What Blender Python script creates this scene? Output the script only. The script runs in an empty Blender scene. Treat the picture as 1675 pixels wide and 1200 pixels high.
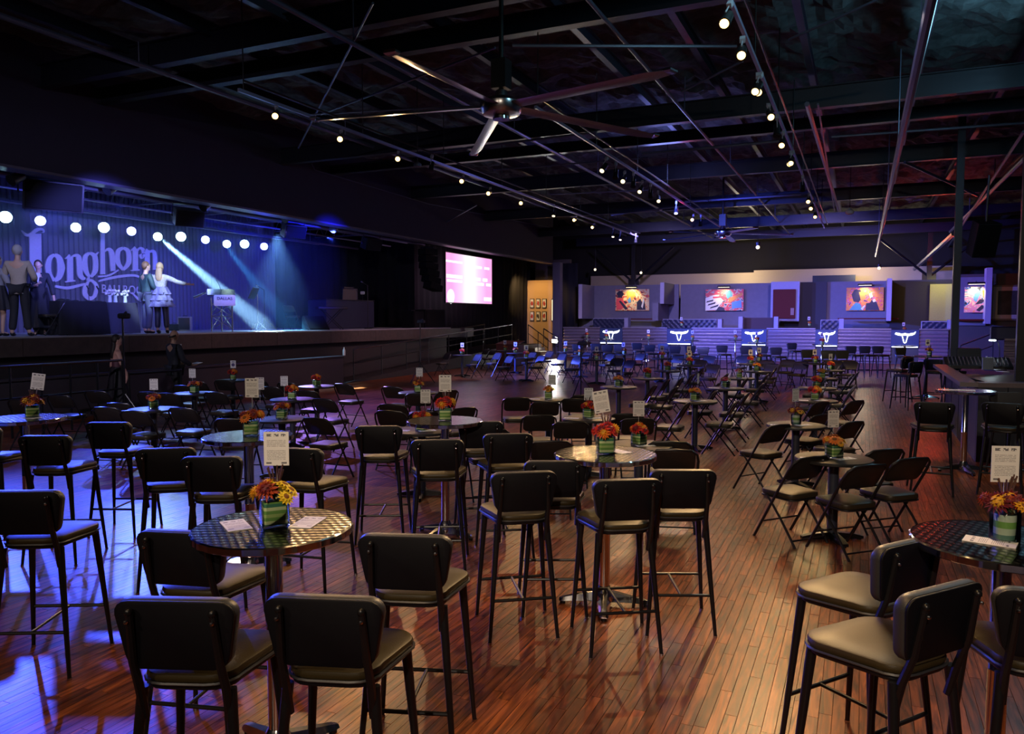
import bpy, math, random
import numpy as np
from mathutils import Vector, Matrix, noise

random.seed(7)
PI = math.pi
scn = bpy.context.scene
COL = scn.collection

# ------------------------------------------------------------------ camera
F = 1260.0; HC = 2.0; CX, CY = 837.5, 600.0
VPX, HY = 1410.0, 521.0
PITCH = -math.atan((CY - HY) / F)
YAW = math.atan((VPX - CX) * math.cos(PITCH) / F)
cam_data = bpy.data.cameras.new('camera')
cam = bpy.data.objects.new('camera', cam_data); COL.objects.link(cam)
cam_data.sensor_width = 36.0; cam_data.sensor_fit = 'HORIZONTAL'
cam_data.lens = F / 1675.0 * 36.0
cam_data.clip_start = 0.05; cam_data.clip_end = 200
cam.location = (0, 0, HC)
cam.rotation_euler = (PI/2 + PITCH, 0, YAW)
scn.camera = cam

# ------------------------------------------------------------------ world, exposure
w = bpy.data.worlds.new('world'); scn.world = w; w.use_nodes = True
bg = w.node_tree.nodes['Background']
bg.inputs[0].default_value = (0.06, 0.05, 0.34, 1); bg.inputs[1].default_value = 0.26
scn.view_settings.view_transform = 'Standard'
scn.view_settings.look = 'None'
scn.view_settings.exposure = 0.0
scn.view_settings.gamma = 1.0
scn.view_settings.use_curve_mapping = False
scn.cycles.max_bounces = 6
scn.cycles.diffuse_bounces = 2
scn.cycles.glossy_bounces = 3
scn.cycles.transmission_bounces = 5
scn.cycles.volume_bounces = 0
scn.cycles.caustics_reflective = False
scn.cycles.caustics_refractive = False
scn.cycles.sample_clamp_indirect = 4
scn.cycles.volume_step_rate = 4
scn.cycles.volume_max_steps = 64

def light(kind, name, loc, target, power, color, size=0.2, angle=60, blend=0.4, parent=None):
    d = bpy.data.lights.new(name, kind); d.energy = power; d.color = color
    if kind == 'SPOT':
        d.spot_size = math.radians(angle); d.spot_blend = blend; d.shadow_soft_size = size
    elif kind == 'AREA':
        d.size = size
    else:
        d.shadow_soft_size = size
    o = bpy.data.objects.new(name, d); COL.objects.link(o); o.location = loc
    if target is not None:
        o.rotation_euler = (Vector(target) - Vector(loc)).to_track_quat('-Z', 'Y').to_euler()
    return o

WARM = (1.0, 0.60, 0.25)
BLUE = (0.05, 0.09, 1.0)
ICE = (0.30, 0.50, 1.0)
# stage wash fixtures thrown over the apron into the hall (real fixtures are built below)
light('SPOT', 'apron_blue_wash', (-15.6, 9.6, 4.7), (-4.8, 4.2, 0), 3600, BLUE, .10, 34, .5)
light('SPOT', 'apron_blue_wash', (-15.6, 12.6, 4.7), (-7.0, 6.4, 0), 3200, BLUE, .10, 36, .5)
light('SPOT', 'apron_ice_wash', (-15.6, 11.0, 4.7), (-6.4, 4.9, 0), 260, ICE, .08, 17, .3)
light('SPOT', 'apron_ice_wash', (-15.6, 13.6, 4.7), (-9.0, 8.2, 0), 700, ICE, .08, 24, .3)
light('SPOT', 'apron_ice_wash', (-15.6, 15.9, 4.7), (-7.9, 11.8, 0), 3600, (0.5, 0.68, 1.0), .10, 18, .25)
light('SPOT', 'apron_blue_wash', (-15.6, 17.0, 4.7), (-7.5, 17.5, 0), 4200, (0.13, 0.12, 1.0), .12, 60, .6)
light('SPOT', 'apron_blue_wash', (-15.6, 20.0, 4.7), (-7.5, 27.5, 0.8), 26000, (0.08, 0.12, 1.0), .12, 50, .6)
light('SPOT', 'apron_blue_wash', (-14.6, 26.0, 4.6), (-4.0, 34.0, 0.8), 16000, (0.10, 0.14, 1.0), .12, 60, .6)  # extra blue spot added for the rear stool row, no fixture there
light('SPOT', 'rear_blue_fill', (-4.7, 20.0, 5.1), (-3.2, 36.0, .6), 4200, (0.08, 0.12, 1.0), .12, 56, .6)  # added blue fill from mid hall onto the rear stools, not a stage fixture
light('SPOT', 'apron_violet_wash', (-15.6, 18.2, 4.7), (-6.0, 13.0, 0), 4200, (0.42, 0.22, 1.0), .12, 44, .8)
# front of house lights onto the stage, slung just under the header
light('SPOT', 'stage_front_light', (-12.6, 10.5, 4.5), (-18.5, 13.2, 2.9), 1700, (0.17, 0.18, 1.0), .12, 55, .7)
light('SPOT', 'stage_front_light', (-12.6, 16.0, 4.5), (-18.5, 15.5, 2.9), 1100, (0.12, 0.13, 1.0), .12, 50, .7)
light('SPOT', 'stage_front_light', (-12.6, 19.0, 4.5), (-19.5, 20.0, 2.9), 2400, (0.015, 0.02, 1.0), .12, 60, .7)
light('SPOT', 'stage_down_light', (-16.3, 18.6, 4.6), (-16.0, 18.3, 1.7), 1300, (0.30, 0.62, 1.0), .1, 62, .5)
light('SPOT', 'stage_key_light', (-13.2, 12.0, 4.4), (-15.9, 13.7, 2.9), 1100, (0.55, 0.75, 1.0), .05, 26, .5)  # added key spots to brighten the couple and other stage figures
light('SPOT', 'stage_key_light', (-13.6, 15.5, 4.4), (-16.2, 17.6, 2.3), 600, (0.45, 0.65, 1.0), .05, 30, .5)
light('SPOT', 'stage_key_light', (-13.2, 8.8, 4.4), (-15.9, 10.2, 2.6), 170, (0.40, 0.45, 1.0), .05, 40, .5)
light('POINT', 'stage_ceiling_light', (-17.2, 12.0, 4.3), None, 34, (0.08, 0.10, 1.0), .2)
light('POINT', 'stage_ceiling_light', (-17.2, 19.0, 4.3), None, 34, (0.04, 0.05, 1.0), .2)
light('SPOT', 'mid_hall_fill', (-3.2, 15.0, 5.1), (-1.2, 24.0, .8), 1300, (1.0, .62, .26), .06, 52, .7)  # added warm fill for the far chairs, not a track head
light('SPOT', 'bar_side_fill', (.2, 8.5, 5.2), (1.6, 12.6, 1.0), 420, (1.0, .78, .55), .06, 56, .7)  # added fill over the dim sound desk and bar-side chairs, no lamp hangs here
# added fill spots behind the camera, brightening cards, tables and walkers; no lamps built
light('SPOT', 'front_fill', (-3.6, -3.6, 5.1), (-4.5, 5.0, 1.0), 500, (1.0, .78, .56), .06, 62, .8)
light('SPOT', 'front_fill', (0.6, -3.6, 5.1), (-.8, 8.0, 1.0), 1000, (1.0, .80, .60), .06, 60, .8)
light('SPOT', 'front_fill', (-7.4, -3.0, 5.1), (-12.0, 9.5, 1.2), 1500, (.86, .78, 1.0), .06, 56, .8)
# cool wash over the rear wall and rear tables
light('SPOT', 'rear_wash', (-8.0, 29.5, 5.3), (-10.0, 39.0, 1.9), 3000, (0.44, 0.36, 1.0), .2, 72, .8)
light('SPOT', 'rear_wash', (-1.6, 29.5, 5.3), (-1.6, 39.0, 1.8), 2500, (0.50, 0.38, 1.0), .2, 76, .8)
light('SPOT', 'rear_left_wash', (-16.6, 37.6, 4.7), (-16.2, 40.0, 1.4), 330, (1.0, 0.60, 0.22), .1, 100, .6)
light('POINT', 'roof_fill', (-5.0, 21.0, 5.9), None, 90, (0.25, 0.30, 1.0), .5)
light('POINT', 'roof_fill', (-.4, 8.0, 6.1), None, 110, (0.30, 0.68, .80), .3)  # added points that lift the dark ceiling insulation, no lamps there
light('POINT', 'roof_fill', (2.4, 14.0, 6.1), None, 130, (0.26, 0.60, .80), .3)
light('POINT', 'rear_attic_light', (-6.0, 43.6, 4.5), None, 120, (1.0, 0.82, 0.50), .3)
light('POINT', 'rear_attic_light', (0.0, 43.6, 4.5), None, 120, (1.0, 0.80, 0.50), .3)
light('SPOT', 'ramp_fill', (-8.6, 22.0, 5.3), (-14.8, 23.5, .8), 900, (1.0, .55, .62), .08, 60, .8)  # added pinkish fill for ramp, railing and fascia, without a lamp of its own
light('SPOT', 'ramp_fill', (-8.6, 16.0, 5.3), (-15.0, 17.0, 1.0), 420, (1.0, .58, .60), .08, 66, .8)
light('POINT', 'red_beam_light', (3.05, 33.2, 4.55), None, 40, (1.0, 0.06, 0.02), .08)
light('POINT', 'red_beam_light', (2.6, 36.0, 5.2), None, 60, (1.0, 0.08, 0.03), .15)
light('POINT', 'red_beam_light', (-1.15, 27.5, 5.15), None, 12, (1.0, 0.05, 0.08), .1)
light('POINT', 'red_beam_light', (-4.75, 22.5, 5.15), None, 12, (1.0, 0.05, 0.08), .1)

# ------------------------------------------------------------------ pixel to place
def ray(px, py):
    x = (px - CX) / F; y = -(py - CY) / F
    cp, sp = math.cos(PITCH), math.sin(PITCH)
    d = (x, cp - y*sp, sp + y*cp)
    c, s = math.cos(YAW), math.sin(YAW)
    return (d[0]*c - d[1]*s, d[0]*s + d[1]*c, d[2])
def atz(px, py, z=0.0):
    d = ray(px, py); t = (z - HC) / d[2]; return Vector((d[0]*t, d[1]*t, z))
def atx(px, py, X):
    d = ray(px, py); t = X / d[0]; return Vector((X, d[1]*t, HC + d[2]*t))
def aty(px, py, Y):
    d = ray(px, py); t = Y / d[1]; return Vector((d[0]*t, Y, HC + d[2]*t))
def prj(x, y, z):
    c, s = math.cos(-YAW), math.sin(-YAW)
    X = x*c - y*s; Yv = x*s + y*c; Z = z - HC
    cp, sp = math.cos(PITCH), math.sin(PITCH)
    dep = Yv*cp + Z*sp; u = -Yv*sp + Z*cp
    if dep < .05: return (1e6, 1e6, dep)
    return (CX + F*X/dep, CY - F*u/dep, dep)

# ------------------------------------------------------------------ materials
MATS = {}
def mat(name, color=(.5,.5,.5), rough=.5, metal=0.0, emit=None, estr=1.0, spec=.5, coat=0.0, bump=None, trans=0.0, alpha=1.0, var=None):
    if name in MATS: return MATS[name]
    m = bpy.data.materials.new(name); m.use_nodes = True
    nt = m.node_tree; b = nt.nodes['Principled BSDF']
    b.inputs['Base Color'].default_value = (*color, 1)
    b.inputs['Roughness'].default_value = rough
    b.inputs['Metallic'].default_value = metal
    b.inputs['Specular IOR Level'].default_value = spec
    b.inputs['Coat Weight'].default_value = coat
    b.inputs['Transmission Weight'].default_value = trans
    if emit is not None:
        b.inputs['Emission Color'].default_value = (*emit, 1); b.inputs['Emission Strength'].default_value = estr
    tc = nt.nodes.new('ShaderNodeTexCoord')
    nz = nt.nodes.new('ShaderNodeTexNoise')
    sc, st = bump if bump else (30.0, 0.05)
    nz.inputs['Scale'].default_value = sc; nz.inputs['Detail'].default_value = 3
    nt.links.new(tc.outputs['Object'], nz.inputs['Vector'])
    if bump:
        bp = nt.nodes.new('ShaderNodeBump'); bp.inputs['Strength'].default_value = st; bp.inputs['Distance'].default_value = .02
        nt.links.new(nz.outputs['Fac'], bp.inputs['Height']); nt.links.new(bp.outputs['Normal'], b.inputs['Normal'])
    v = 0.12 if var is None else var
    mix = nt.nodes.new('ShaderNodeMixRGB'); mix.blend_type = 'MIX'
    mix.inputs[1].default_value = (*[c*(1-v) for c in color], 1)
    mix.inputs[2].default_value = (*[min(1, c*(1+v)) for c in color], 1)
    nt.links.new(nz.outputs['Fac'], mix.inputs[0]); nt.links.new(mix.outputs[0], b.inputs['Base Color'])
    MATS[name] = m
    return m

def nodes_of(name, rough=.5, metal=0.0, spec=.5):
    m = bpy.data.materials.new(name); m.use_nodes = True; MATS[name] = m
    nt = m.node_tree; b = nt.nodes['Principled BSDF']
    b.inputs['Roughness'].default_value = rough; b.inputs['Metallic'].default_value = metal
    b.inputs['Specular IOR Level'].default_value = spec
    tc = nt.nodes.new('ShaderNodeTexCoord')
    return m, nt, b, tc

black_metal = mat('black_metal', (.010,.010,.013), .32, .2, spec=.5)
black_vinyl = mat('black_vinyl', (.035,.035,.040), .42, bump=(160, .05), spec=.5)
seat_vinyl = mat('seat_vinyl', (.042,.030,.012), .42, bump=(160, .05), spec=.28)
fold_seat = mat('folding_seat_vinyl', (.036,.028,.018), .42, bump=(160, .05), spec=.35)
fold_frame = mat('folding_frame_enamel', (.022,.020,.024), .3, .3)
chrome = mat('polished_steel', (.72,.72,.74), .14, 1.0, var=.05)
dark_chrome = mat('brushed_steel', (.5,.5,.54), .25, 1.0)
fan_metal = mat('fan_blade_metal', (.30,.32,.44), .3, .9)
low_top = mat('dark_laminate', (.036,.026,.020), .45, spec=.3)
low_edge = mat('black_edge', (.02,.02,.02), .4)
steel_beam = mat('painted_beam', (.016,.018,.03), .42, .3, bump=(6,.2))
pipe_paint = mat('painted_conduit', (.10,.11,.17), .38, .4)
header_paint = mat('header_paint', (.024,.019,.045), .8, bump=(3,.1))
black_cloth = mat('black_cloth', (.004,.004,.006), .9, bump=(12,.3))
grey_cloth = mat('charcoal_cloth', (.045,.045,.06), .9, bump=(12,.3))
curtain = mat('black_curtain', (.006,.006,.010), .95)
stage_paint = mat('stage_floor_paint', (.30,.30,.33), .42, bump=(20,.1))
fascia = mat('fascia_board', (.055,.038,.032), .6, bump=(8,.3), var=.5)
under_wall = mat('understage_paint', (.020,.014,.015), .7)
grey_wall = mat('grey_wall_paint', (.19,.18,.21), .8, bump=(5,.05))
dark_wall = mat('dark_wall_paint', (.055,.052,.052), .85)
lav_trim = mat('lavender_grey_trim', (.36,.34,.42), .7)
beige_wall = mat('beige_wall_paint', (.55,.44,.28), .85)
orange_wall = mat('ochre_wall_paint', (.62,.40,.20), .8)
brown_wall = mat('brown_wall_paint', (.09,.07,.06), .85)
red_door = mat('red_brown_door', (.11,.012,.006), .6, spec=.2)
corrug = mat('corrugated_steel', (.30,.26,.30), .36, .6, bump=(10,.1))
booth_vinyl = mat('tufted_navy_vinyl', (.018,.022,.055), .4)
wood_red = mat('red_stained_wood', (.13,.03,.022), .45, var=.3)
white_paper = mat('white_paper', (.78,.77,.76), .8, var=.02)
speaker_black = mat('speaker_grille', (.005,.005,.007), .7, spec=.2, bump=(200,.2))
speaker_side = mat('speaker_case', (.010,.010,.016), .5)
lamp_black = mat('lamp_housing', (.014,.014,.016), .4, .3)
lamp_on = mat('lit_lamp_lens', (1,.8,.5), .4, emit=(1.0,.62,.22), estr=4.5)
lamp_dim = mat('dim_lamp_lens', (1,.9,.7), .4, emit=(1.0,.80,.50), estr=2)
lens_ice = mat('ice_blue_lens', (.6,.9,1), .4, emit=(.45,.82,1.0), estr=26)
lens_blue = mat('deep_blue_lens', (.2,.3,1), .4, emit=(.22,.28,1.0), estr=30)
lens_green = mat('green_white_lens', (.8,1,.9), .4, emit=(.62,1.0,.82), estr=20)
neon = mat('white_neon', (1,1,1), .4, emit=(.90,.95,1.0), estr=5)
neon_board = mat('navy_sign_board', (.03,.05,.12), .4)
skin_m = mat('skin', (.55,.33,.24), .55)
glass = bpy.data.materials.new('clear_glass'); glass.use_nodes = True; MATS['clear_glass'] = glass
nt = glass.node_tree; nt.nodes.remove(nt.nodes['Principled BSDF'])
tb = nt.nodes.new('ShaderNodeBsdfTransparent'); tb.inputs[0].default_value = (.93,.97,.95,1)
gb = nt.nodes.new('ShaderNodeBsdfGlossy'); gb.inputs['Roughness'].default_value = .04
lw = nt.nodes.new('ShaderNodeFresnel'); lw.inputs[0].default_value = 1.5
mx = nt.nodes.new('ShaderNodeMixShader'); nt.links.new(lw.outputs[0], mx.inputs[0]); nt.links.new(tb.outputs[0], mx.inputs[1]); nt.links.new(gb.outputs[0], mx.inputs[2])
nt.links.new(mx.outputs[0], nt.nodes['Material Output'].inputs['Surface'])
leafg = mat('leaf_green', (.05,.13,.03), .45, var=.5)
stemg = mat('stem_green', (.09,.17,.05), .6)
pick_m = mat('clear_card_pick', (.6,.6,.6), .3)

# chrome table top with overlapping swirls
m, nt, b, tc = nodes_of('swirled_steel_top', .16, 1.0)
vo = nt.nodes.new('ShaderNodeTexVoronoi'); vo.inputs['Scale'].default_value = 34; vo.inputs['Randomness'].default_value = 0.0
mp = nt.nodes.new('ShaderNodeMapping'); mp.inputs['Scale'].default_value = (1, .62, .02); mp.inputs['Rotation'].default_value = (0, 0, .5)
nt.links.new(tc.outputs['Object'], mp.inputs[0]); nt.links.new(mp.outputs[0], vo.inputs['Vector'])
cr = nt.nodes.new('ShaderNodeValToRGB'); cr.color_ramp.elements[0].color = (.62,.57,.52,1); cr.color_ramp.elements[0].position = .30
cr.color_ramp.elements[1].color = (.07,.06,.065,1); cr.color_ramp.elements[1].position = .50
nt.links.new(vo.outputs['Distance'], cr.inputs[0]); nt.links.new(cr.outputs[0], b.inputs['Base Color'])
bp = nt.nodes.new('ShaderNodeBump'); bp.inputs['Strength'].default_value = .5; bp.inputs['Distance'].default_value = .004
nt.links.new(vo.outputs['Distance'], bp.inputs['Height']); nt.links.new(bp.outputs[0], b.inputs['Normal'])
swirl_top = m

# wood strip floor
m, nt, b, tc = nodes_of('oak_strip_floor', .28, 0, .26)
geo = nt.nodes.new('ShaderNodeNewGeometry')
at = nt.nodes.new('ShaderNodeAttribute'); at.attribute_name = 'rnd'
mp = nt.nodes.new('ShaderNodeMapping'); mp.inputs['Scale'].default_value = (26, 2.2, 1)
add = nt.nodes.new('ShaderNodeVectorMath'); add.operation = 'MULTIPLY_ADD'; add.inputs[1].default_value = (0, 9, 0)
nt.links.new(at.outputs['Color'], add.inputs[0]); nt.links.new(geo.outputs['Position'], add.inputs[2])
nt.links.new(add.outputs[0], mp.inputs[0])
nz = nt.nodes.new('ShaderNodeTexNoise'); nz.inputs['Scale'].default_value = 1.0; nz.inputs['Detail'].default_value = 5; nz.inputs['Distortion'].default_value = 1.6
nt.links.new(mp.outputs[0], nz.inputs['Vector'])
cr = nt.nodes.new('ShaderNodeValToRGB'); e = cr.color_ramp.elements
e[0].position = .32; e[0].color = (.045,.012,.005,1); e[1].position = .68; e[1].color = (.33,.090,.026,1)
x = e.new(.5); x.color = (.165,.042,.013,1)
nt.links.new(nz.outputs['Fac'], cr.inputs[0])
hs = nt.nodes.new('ShaderNodeHueSaturation')
mr = nt.nodes.new('ShaderNodeMapRange'); mr.inputs['To Min'].default_value = .62; mr.inputs['To Max'].default_value = 1.35
sep = nt.nodes.new('ShaderNodeSeparateColor'); nt.links.new(at.outputs['Color'], sep.inputs[0]); nt.links.new(sep.outputs[0], mr.inputs['Value'])
nt.links.new(mr.outputs[0], hs.inputs['Value']); nt.links.new(cr.outputs[0], hs.inputs['Color']); nt.links.new(hs.outputs[0], b.inputs['Base Color'])
big = nt.nodes.new('ShaderNodeTexNoise'); big.inputs['Scale'].default_value = .8; big.inputs['Detail'].default_value = 1
nt.links.new(geo.outputs['Position'], big.inputs['Vector'])
mr2 = nt.nodes.new('ShaderNodeMapRange'); mr2.inputs['To Min'].default_value = .27; mr2.inputs['To Max'].default_value = .37
nt.links.new(big.outputs['Fac'], mr2.inputs['Value']); nt.links.new(mr2.outputs[0], b.inputs['Roughness'])
bp = nt.nodes.new('ShaderNodeBump'); bp.inputs['Strength'].default_value = .06; bp.inputs['Distance'].default_value = .001
nt.links.new(nz.outputs['Fac'], bp.inputs['Height']); nt.links.new(bp.outputs[0], b.inputs['Normal'])
wood_floor = m

# striped leaf band inside vases
def band(name, cols, scale):
    m, nt, b, tc = nodes_of(name, .25)
    sp = nt.nodes.new('ShaderNodeSeparateXYZ'); nt.links.new(tc.outputs['Object'], sp.inputs[0])
    mu = nt.nodes.new('ShaderNodeMath'); mu.operation = 'MULTIPLY'; mu.inputs[1].default_value = scale
    fr = nt.nodes.new('ShaderNodeMath'); fr.operation = 'FRACT'
    nt.links.new(sp.outputs[2], mu.inputs[0]); nt.links.new(mu.outputs[0], fr.inputs[0])
    cr = nt.nodes.new('ShaderNodeValToRGB'); cr.color_ramp.interpolation = 'CONSTANT'
    n = len(cols)
    for i, c in enumerate(cols):
        e = cr.color_ramp.elements[i] if i < 2 else cr.color_ramp.elements.new(i/n)
        e.position = i/n; e.color = (*c, 1)
    nt.links.new(fr.outputs[0], cr.inputs[0]); nt.links.new(cr.outputs[0], b.inputs['Base Color'])
    return m
G1 = (.20,.40,.10); G2 = (.72,.80,.42); G3 = (.07,.24,.15); G4 = (.45,.60,.20); G5 = (.05,.16,.10)
leaf_band = band('striped_leaf_band', [G3, G2, G1, G4, G1, G2, G3, G1], 8.2)
leaf_band_pale = band('pale_leaf_band', [(.10,.22,.17), (.5,.6,.45), G1, (.55,.62,.50)], 9.0)

# printed card faces: greeked lines of print
def printed(name, line_scale, dark, mark=False, dot=False):
    m, nt, b, tc = nodes_of(name, .8)
    sp = nt.nodes.new('ShaderNodeSeparateXYZ'); nt.links.new(tc.outputs['Object'], sp.inputs[0])
    def math_(op, a, v=None, bb=None):
        n = nt.nodes.new('ShaderNodeMath'); n.operation = op
        if hasattr(a, 'links'): nt.links.new(a, n.inputs[0])
        else: n.inputs[0].default_value = a
        if bb is not None: nt.links.new(bb, n.inputs[1])
        elif v is not None: n.inputs[1].default_value = v
        return n.outputs[0]
    X, Z = sp.outputs[0], sp.outputs[2]
    fr = math_('FRACT', math_('MULTIPLY', Z, line_scale))
    line = math_('LESS_THAN', fr, .42)
    nz = nt.nodes.new('ShaderNodeTexNoise'); nz.inputs['Scale'].default_value = 1.0
    mp = nt.nodes.new('ShaderNodeMapping'); mp.inputs['Scale'].default_value = (260, 1, line_scale)
    nt.links.new(tc.outputs['Object'], mp.inputs[0]); nt.links.new(mp.outputs[0], nz.inputs['Vector'])
    word = math_('GREATER_THAN', nz.outputs['Fac'], .44)
    inx = math_('LESS_THAN', math_('ABSOLUTE', X), .042)
    inz = math_('MULTIPLY', math_('GREATER_THAN', Z, .025), None, math_('LESS_THAN', Z, .118))
    gap = math_('GREATER_THAN', math_('ABSOLUTE', math_('SUBTRACT', Z, .078)), .006)
    f = math_('MULTIPLY', math_('MULTIPLY', math_('MULTIPLY', line, None, word), None, math_('MULTIPLY', inx, None, inz)), None, gap)
    f = math_('MULTIPLY', f, dark)
    if mark:   # row of small sponsor marks along the top and two at the foot
        v = nt.nodes.new('ShaderNodeTexNoise'); v.inputs['Scale'].default_value = 90; nt.links.new(tc.outputs['Object'], v.inputs['Vector'])
        a = math_('LESS_THAN', math_('ABSOLUTE', math_('SUBTRACT', Z, .139)), .006)
        sx = math_('LESS_THAN', math_('ABSOLUTE', math_('SUBTRACT', math_('FRACT', math_('MULTIPLY', math_('ADD', X, .048), 31.0)), .5)), .33)
        inx2 = math_('LESS_THAN', math_('ABSOLUTE', X), .046)
        g = math_('MULTIPLY', math_('MULTIPLY', a, None, sx), None, math_('MULTIPLY', inx2, None, math_('GREATER_THAN', v.outputs['Fac'], .42)))
        a2 = math_('LESS_THAN', math_('ABSOLUTE', math_('SUBTRACT', Z, .012)), .004)
        s2 = math_('GREATER_THAN', math_('ABSOLUTE', X), .022)
        g2 = math_('MULTIPLY', math_('MULTIPLY', a2, None, s2), None, inx2)
        f = math_('MAXIMUM', f, None, math_('MULTIPLY', math_('MAXIMUM', g, None, g2), .85))
    if dot:
        r = math_('SQRT', math_('ADD', math_('MULTIPLY', X, None, X), None, math_('POWER', math_('SUBTRACT', Z, .066), 2.0)))
        f = math_('MAXIMUM', math_('MULTIPLY', f, 0.0), None, math_('LESS_THAN', r, .034))
        t = math_('MULTIPLY', math_('LESS_THAN', math_('ABSOLUTE', math_('SUBTRACT', Z, .125)), .007), None, math_('LESS_THAN', math_('ABSOLUTE', X), .03))
        f = math_('MAXIMUM', f, None, t)
    mix = nt.nodes.new('ShaderNodeMixRGB'); mix.inputs[1].default_value = (.80,.79,.78,1)
    mix.inputs[2].default_value = (.05,.05,.08,1) if not dot else (.10,.08,.22,1)
    nt.links.new(f, mix.inputs[0]); nt.links.new(mix.outputs[0], b.inputs['Base Color'])
    return m
card_print = printed('printed_card', 150, .62, mark=True)
card_dot = printed('numbered_card', 150, .5, dot=True)
# ------------------------------------------------------------------ mesh helpers
class MB:
    def __init__(s): s.v = []; s.f = []; s.m = []; s.M = Matrix.Identity(4); s.mi = 0
    def add(s, vs, fs):
        o = len(s.v)
        for p in vs: s.v.append(tuple(s.M @ Vector(p)))
        for f in fs: s.f.append(tuple(i+o for i in f)); s.m.append(s.mi)
        return s
    def box(s, c, d, rot=None):
        x, y, z = (k/2 for k in d)
        P = [Vector((a*x, b*y, e*z)) for a in (-1,1) for b in (-1,1) for e in (-1,1)]
        if rot is not None: P = [rot @ p for p in P]
        P = [p + Vector(c) for p in P]
        return s.add(P, [(0,1,3,2),(4,6,7,5),(0,4,5,1),(2,3,7,6),(0,2,6,4),(1,5,7,3)])
    def bbox(s, c, d, bv=.01):      # box with chamfered edges
        x, y, z = (k/2 for k in d); bv = min(bv, x*.9, y*.9, z*.9)
        rings = [(x-bv, y-bv, -z), (x, y, -z+bv), (x, y, z-bv), (x-bv, y-bv, z)]
        P = []; Fc = []
        for (a, b, h) in rings:
            for (u, v) in ((-1,-1),(1,-1),(1,1),(-1,1)): P.append((c[0]+u*a, c[1]+v*b, c[2]+h))
        for r in range(3):
            for k in range(4):
                n = (k+1) % 4; Fc.append((r*4+k, r*4+n, r*4+4+n, r*4+4+k))
        Fc += [(3,2,1,0), (12,13,14,15)]
        return s.add(P, Fc)
    def cyl(s, p0, p1, r0, r1=None, n=12, caps=True):
        r1 = r0 if r1 is None else r1
        p0 = Vector(p0); p1 = Vector(p1); d = (p1-p0).normalized()
        a = d.orthogonal().normalized(); b = d.cross(a)
        P = []
        for p, r in ((p0, r0), (p1, r1)):
            for k in range(n):
                t = 2*PI*k/n; P.append(p + a*math.cos(t)*r + b*math.sin(t)*r)
        Fc = [(k, (k+1)%n, n+(k+1)%n, n+k) for k in range(n)]
        if caps: Fc += [tuple(range(n-1,-1,-1)), tuple(range(n, 2*n))]
        return s.add(P, Fc)
    def tube(s, pts, r, n=8, closed=False):
        pts = [Vector(p) for p in pts]; N = len(pts)
        rs = r if isinstance(r, (list, tuple)) else [r]*N
        P = []; up = None
        for i, p in enumerate(pts):
            if closed: d = (pts[(i+1)%N] - pts[i-1]).normalized()
            else: d = (pts[min(i+1, N-1)] - pts[max(i-1, 0)]).normalized()
            if up is None: up = d.orthogonal().normalized()
            a = (up - d*up.dot(d)).normalized(); up = a; b = d.cross(a)
            for k in range(n):
                t = 2*PI*k/n; P.append(p + a*math.cos(t)*rs[i] + b*math.sin(t)*rs[i])
        Fc = []
        for i in range(N if closed else N-1):
            j = (i+1) % N
            for k in range(n): Fc.append((i*n+k, i*n+(k+1)%n, j*n+(k+1)%n, j*n+k))
        if not closed: Fc += [tuple(range(n-1,-1,-1)), tuple(range((N-1)*n, N*n))]
        return s.add(P, Fc)
    def lathe(s, prof, n=24, c=(0,0,0)):
        P = []
        for (r, z) in prof:
            for k in range(n):
                t = 2*PI*k/n; P.append((c[0]+r*math.cos(t), c[1]+r*math.sin(t), c[2]+z))
        Fc = []
        for i in range(len(prof)-1):
            for k in range(n): Fc.append((i*n+k, i*n+(k+1)%n, (i+1)*n+(k+1)%n, (i+1)*n+k))
        Fc += [tuple(range(n-1,-1,-1)), tuple(range((len(prof)-1)*n, len(prof)*n))]
        return s.add(P, Fc)
    def slab(s, out, z0, z1, bv=.01, fn=None, dome=0.0):   # outline prism, soft edges; fn bends
        n = len(out); cx = sum(p[0] for p in out)/n; cy = sum(p[1] for p in out)/n
        def ring(ins, z):
            R = []
            for (x, y) in out:
                L = math.hypot(x-cx, y-cy) or 1; k = (L-ins)/L
                R.append((cx+(x-cx)*k, cy+(y-cy)*k, z))
            return R
        rings = [ring(bv, z0), ring(bv*.3, z0+bv*.3), ring(0, z0+bv), ring(0, z1-bv), ring(bv*.3, z1-bv*.3), ring(bv, z1)]
        if dome: rings += [[(cx+(p[0]-cx)*.6, cy+(p[1]-cy)*.6, z1+dome*.75) for p in rings[-1]], [(cx+(p[0]-cx)*.25, cy+(p[1]-cy)*.25, z1+dome) for p in rings[-1]]]
        P = [p for r in rings for p in r]
        if fn: P = [fn(p) for p in P]
        Fc = []
        for i in range(len(rings)-1):
            for k in range(n): Fc.append((i*n+k, i*n+(k+1)%n, (i+1)*n+(k+1)%n, (i+1)*n+k))
        Fc += [tuple(range(n-1,-1,-1)), tuple(range((len(rings)-1)*n, len(rings)*n))]
        return s.add(P, Fc)
    def ball(s, c, r, n=10, m=6, sc=(1,1,1)):
        P = []
        for i in range(1, m):
            ph = PI*i/m
            for k in range(n):
                t = 2*PI*k/n; P.append((c[0]+r*sc[0]*math.sin(ph)*math.cos(t), c[1]+r*sc[1]*math.sin(ph)*math.sin(t), c[2]+r*sc[2]*math.cos(ph)))
        P += [(c[0], c[1], c[2]+r*sc[2]), (c[0], c[1], c[2]-r*sc[2])]
        Fc = []
        for i in range(m-2):
            for k in range(n): Fc.append((i*n+k, (i+1)*n+k, (i+1)*n+(k+1)%n, i*n+(k+1)%n))
        T = (m-1)*n
        for k in range(n):
            Fc.append((T, k, (k+1)%n)); Fc.append((T+1, (m-2)*n+(k+1)%n, (m-2)*n+k))
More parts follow.
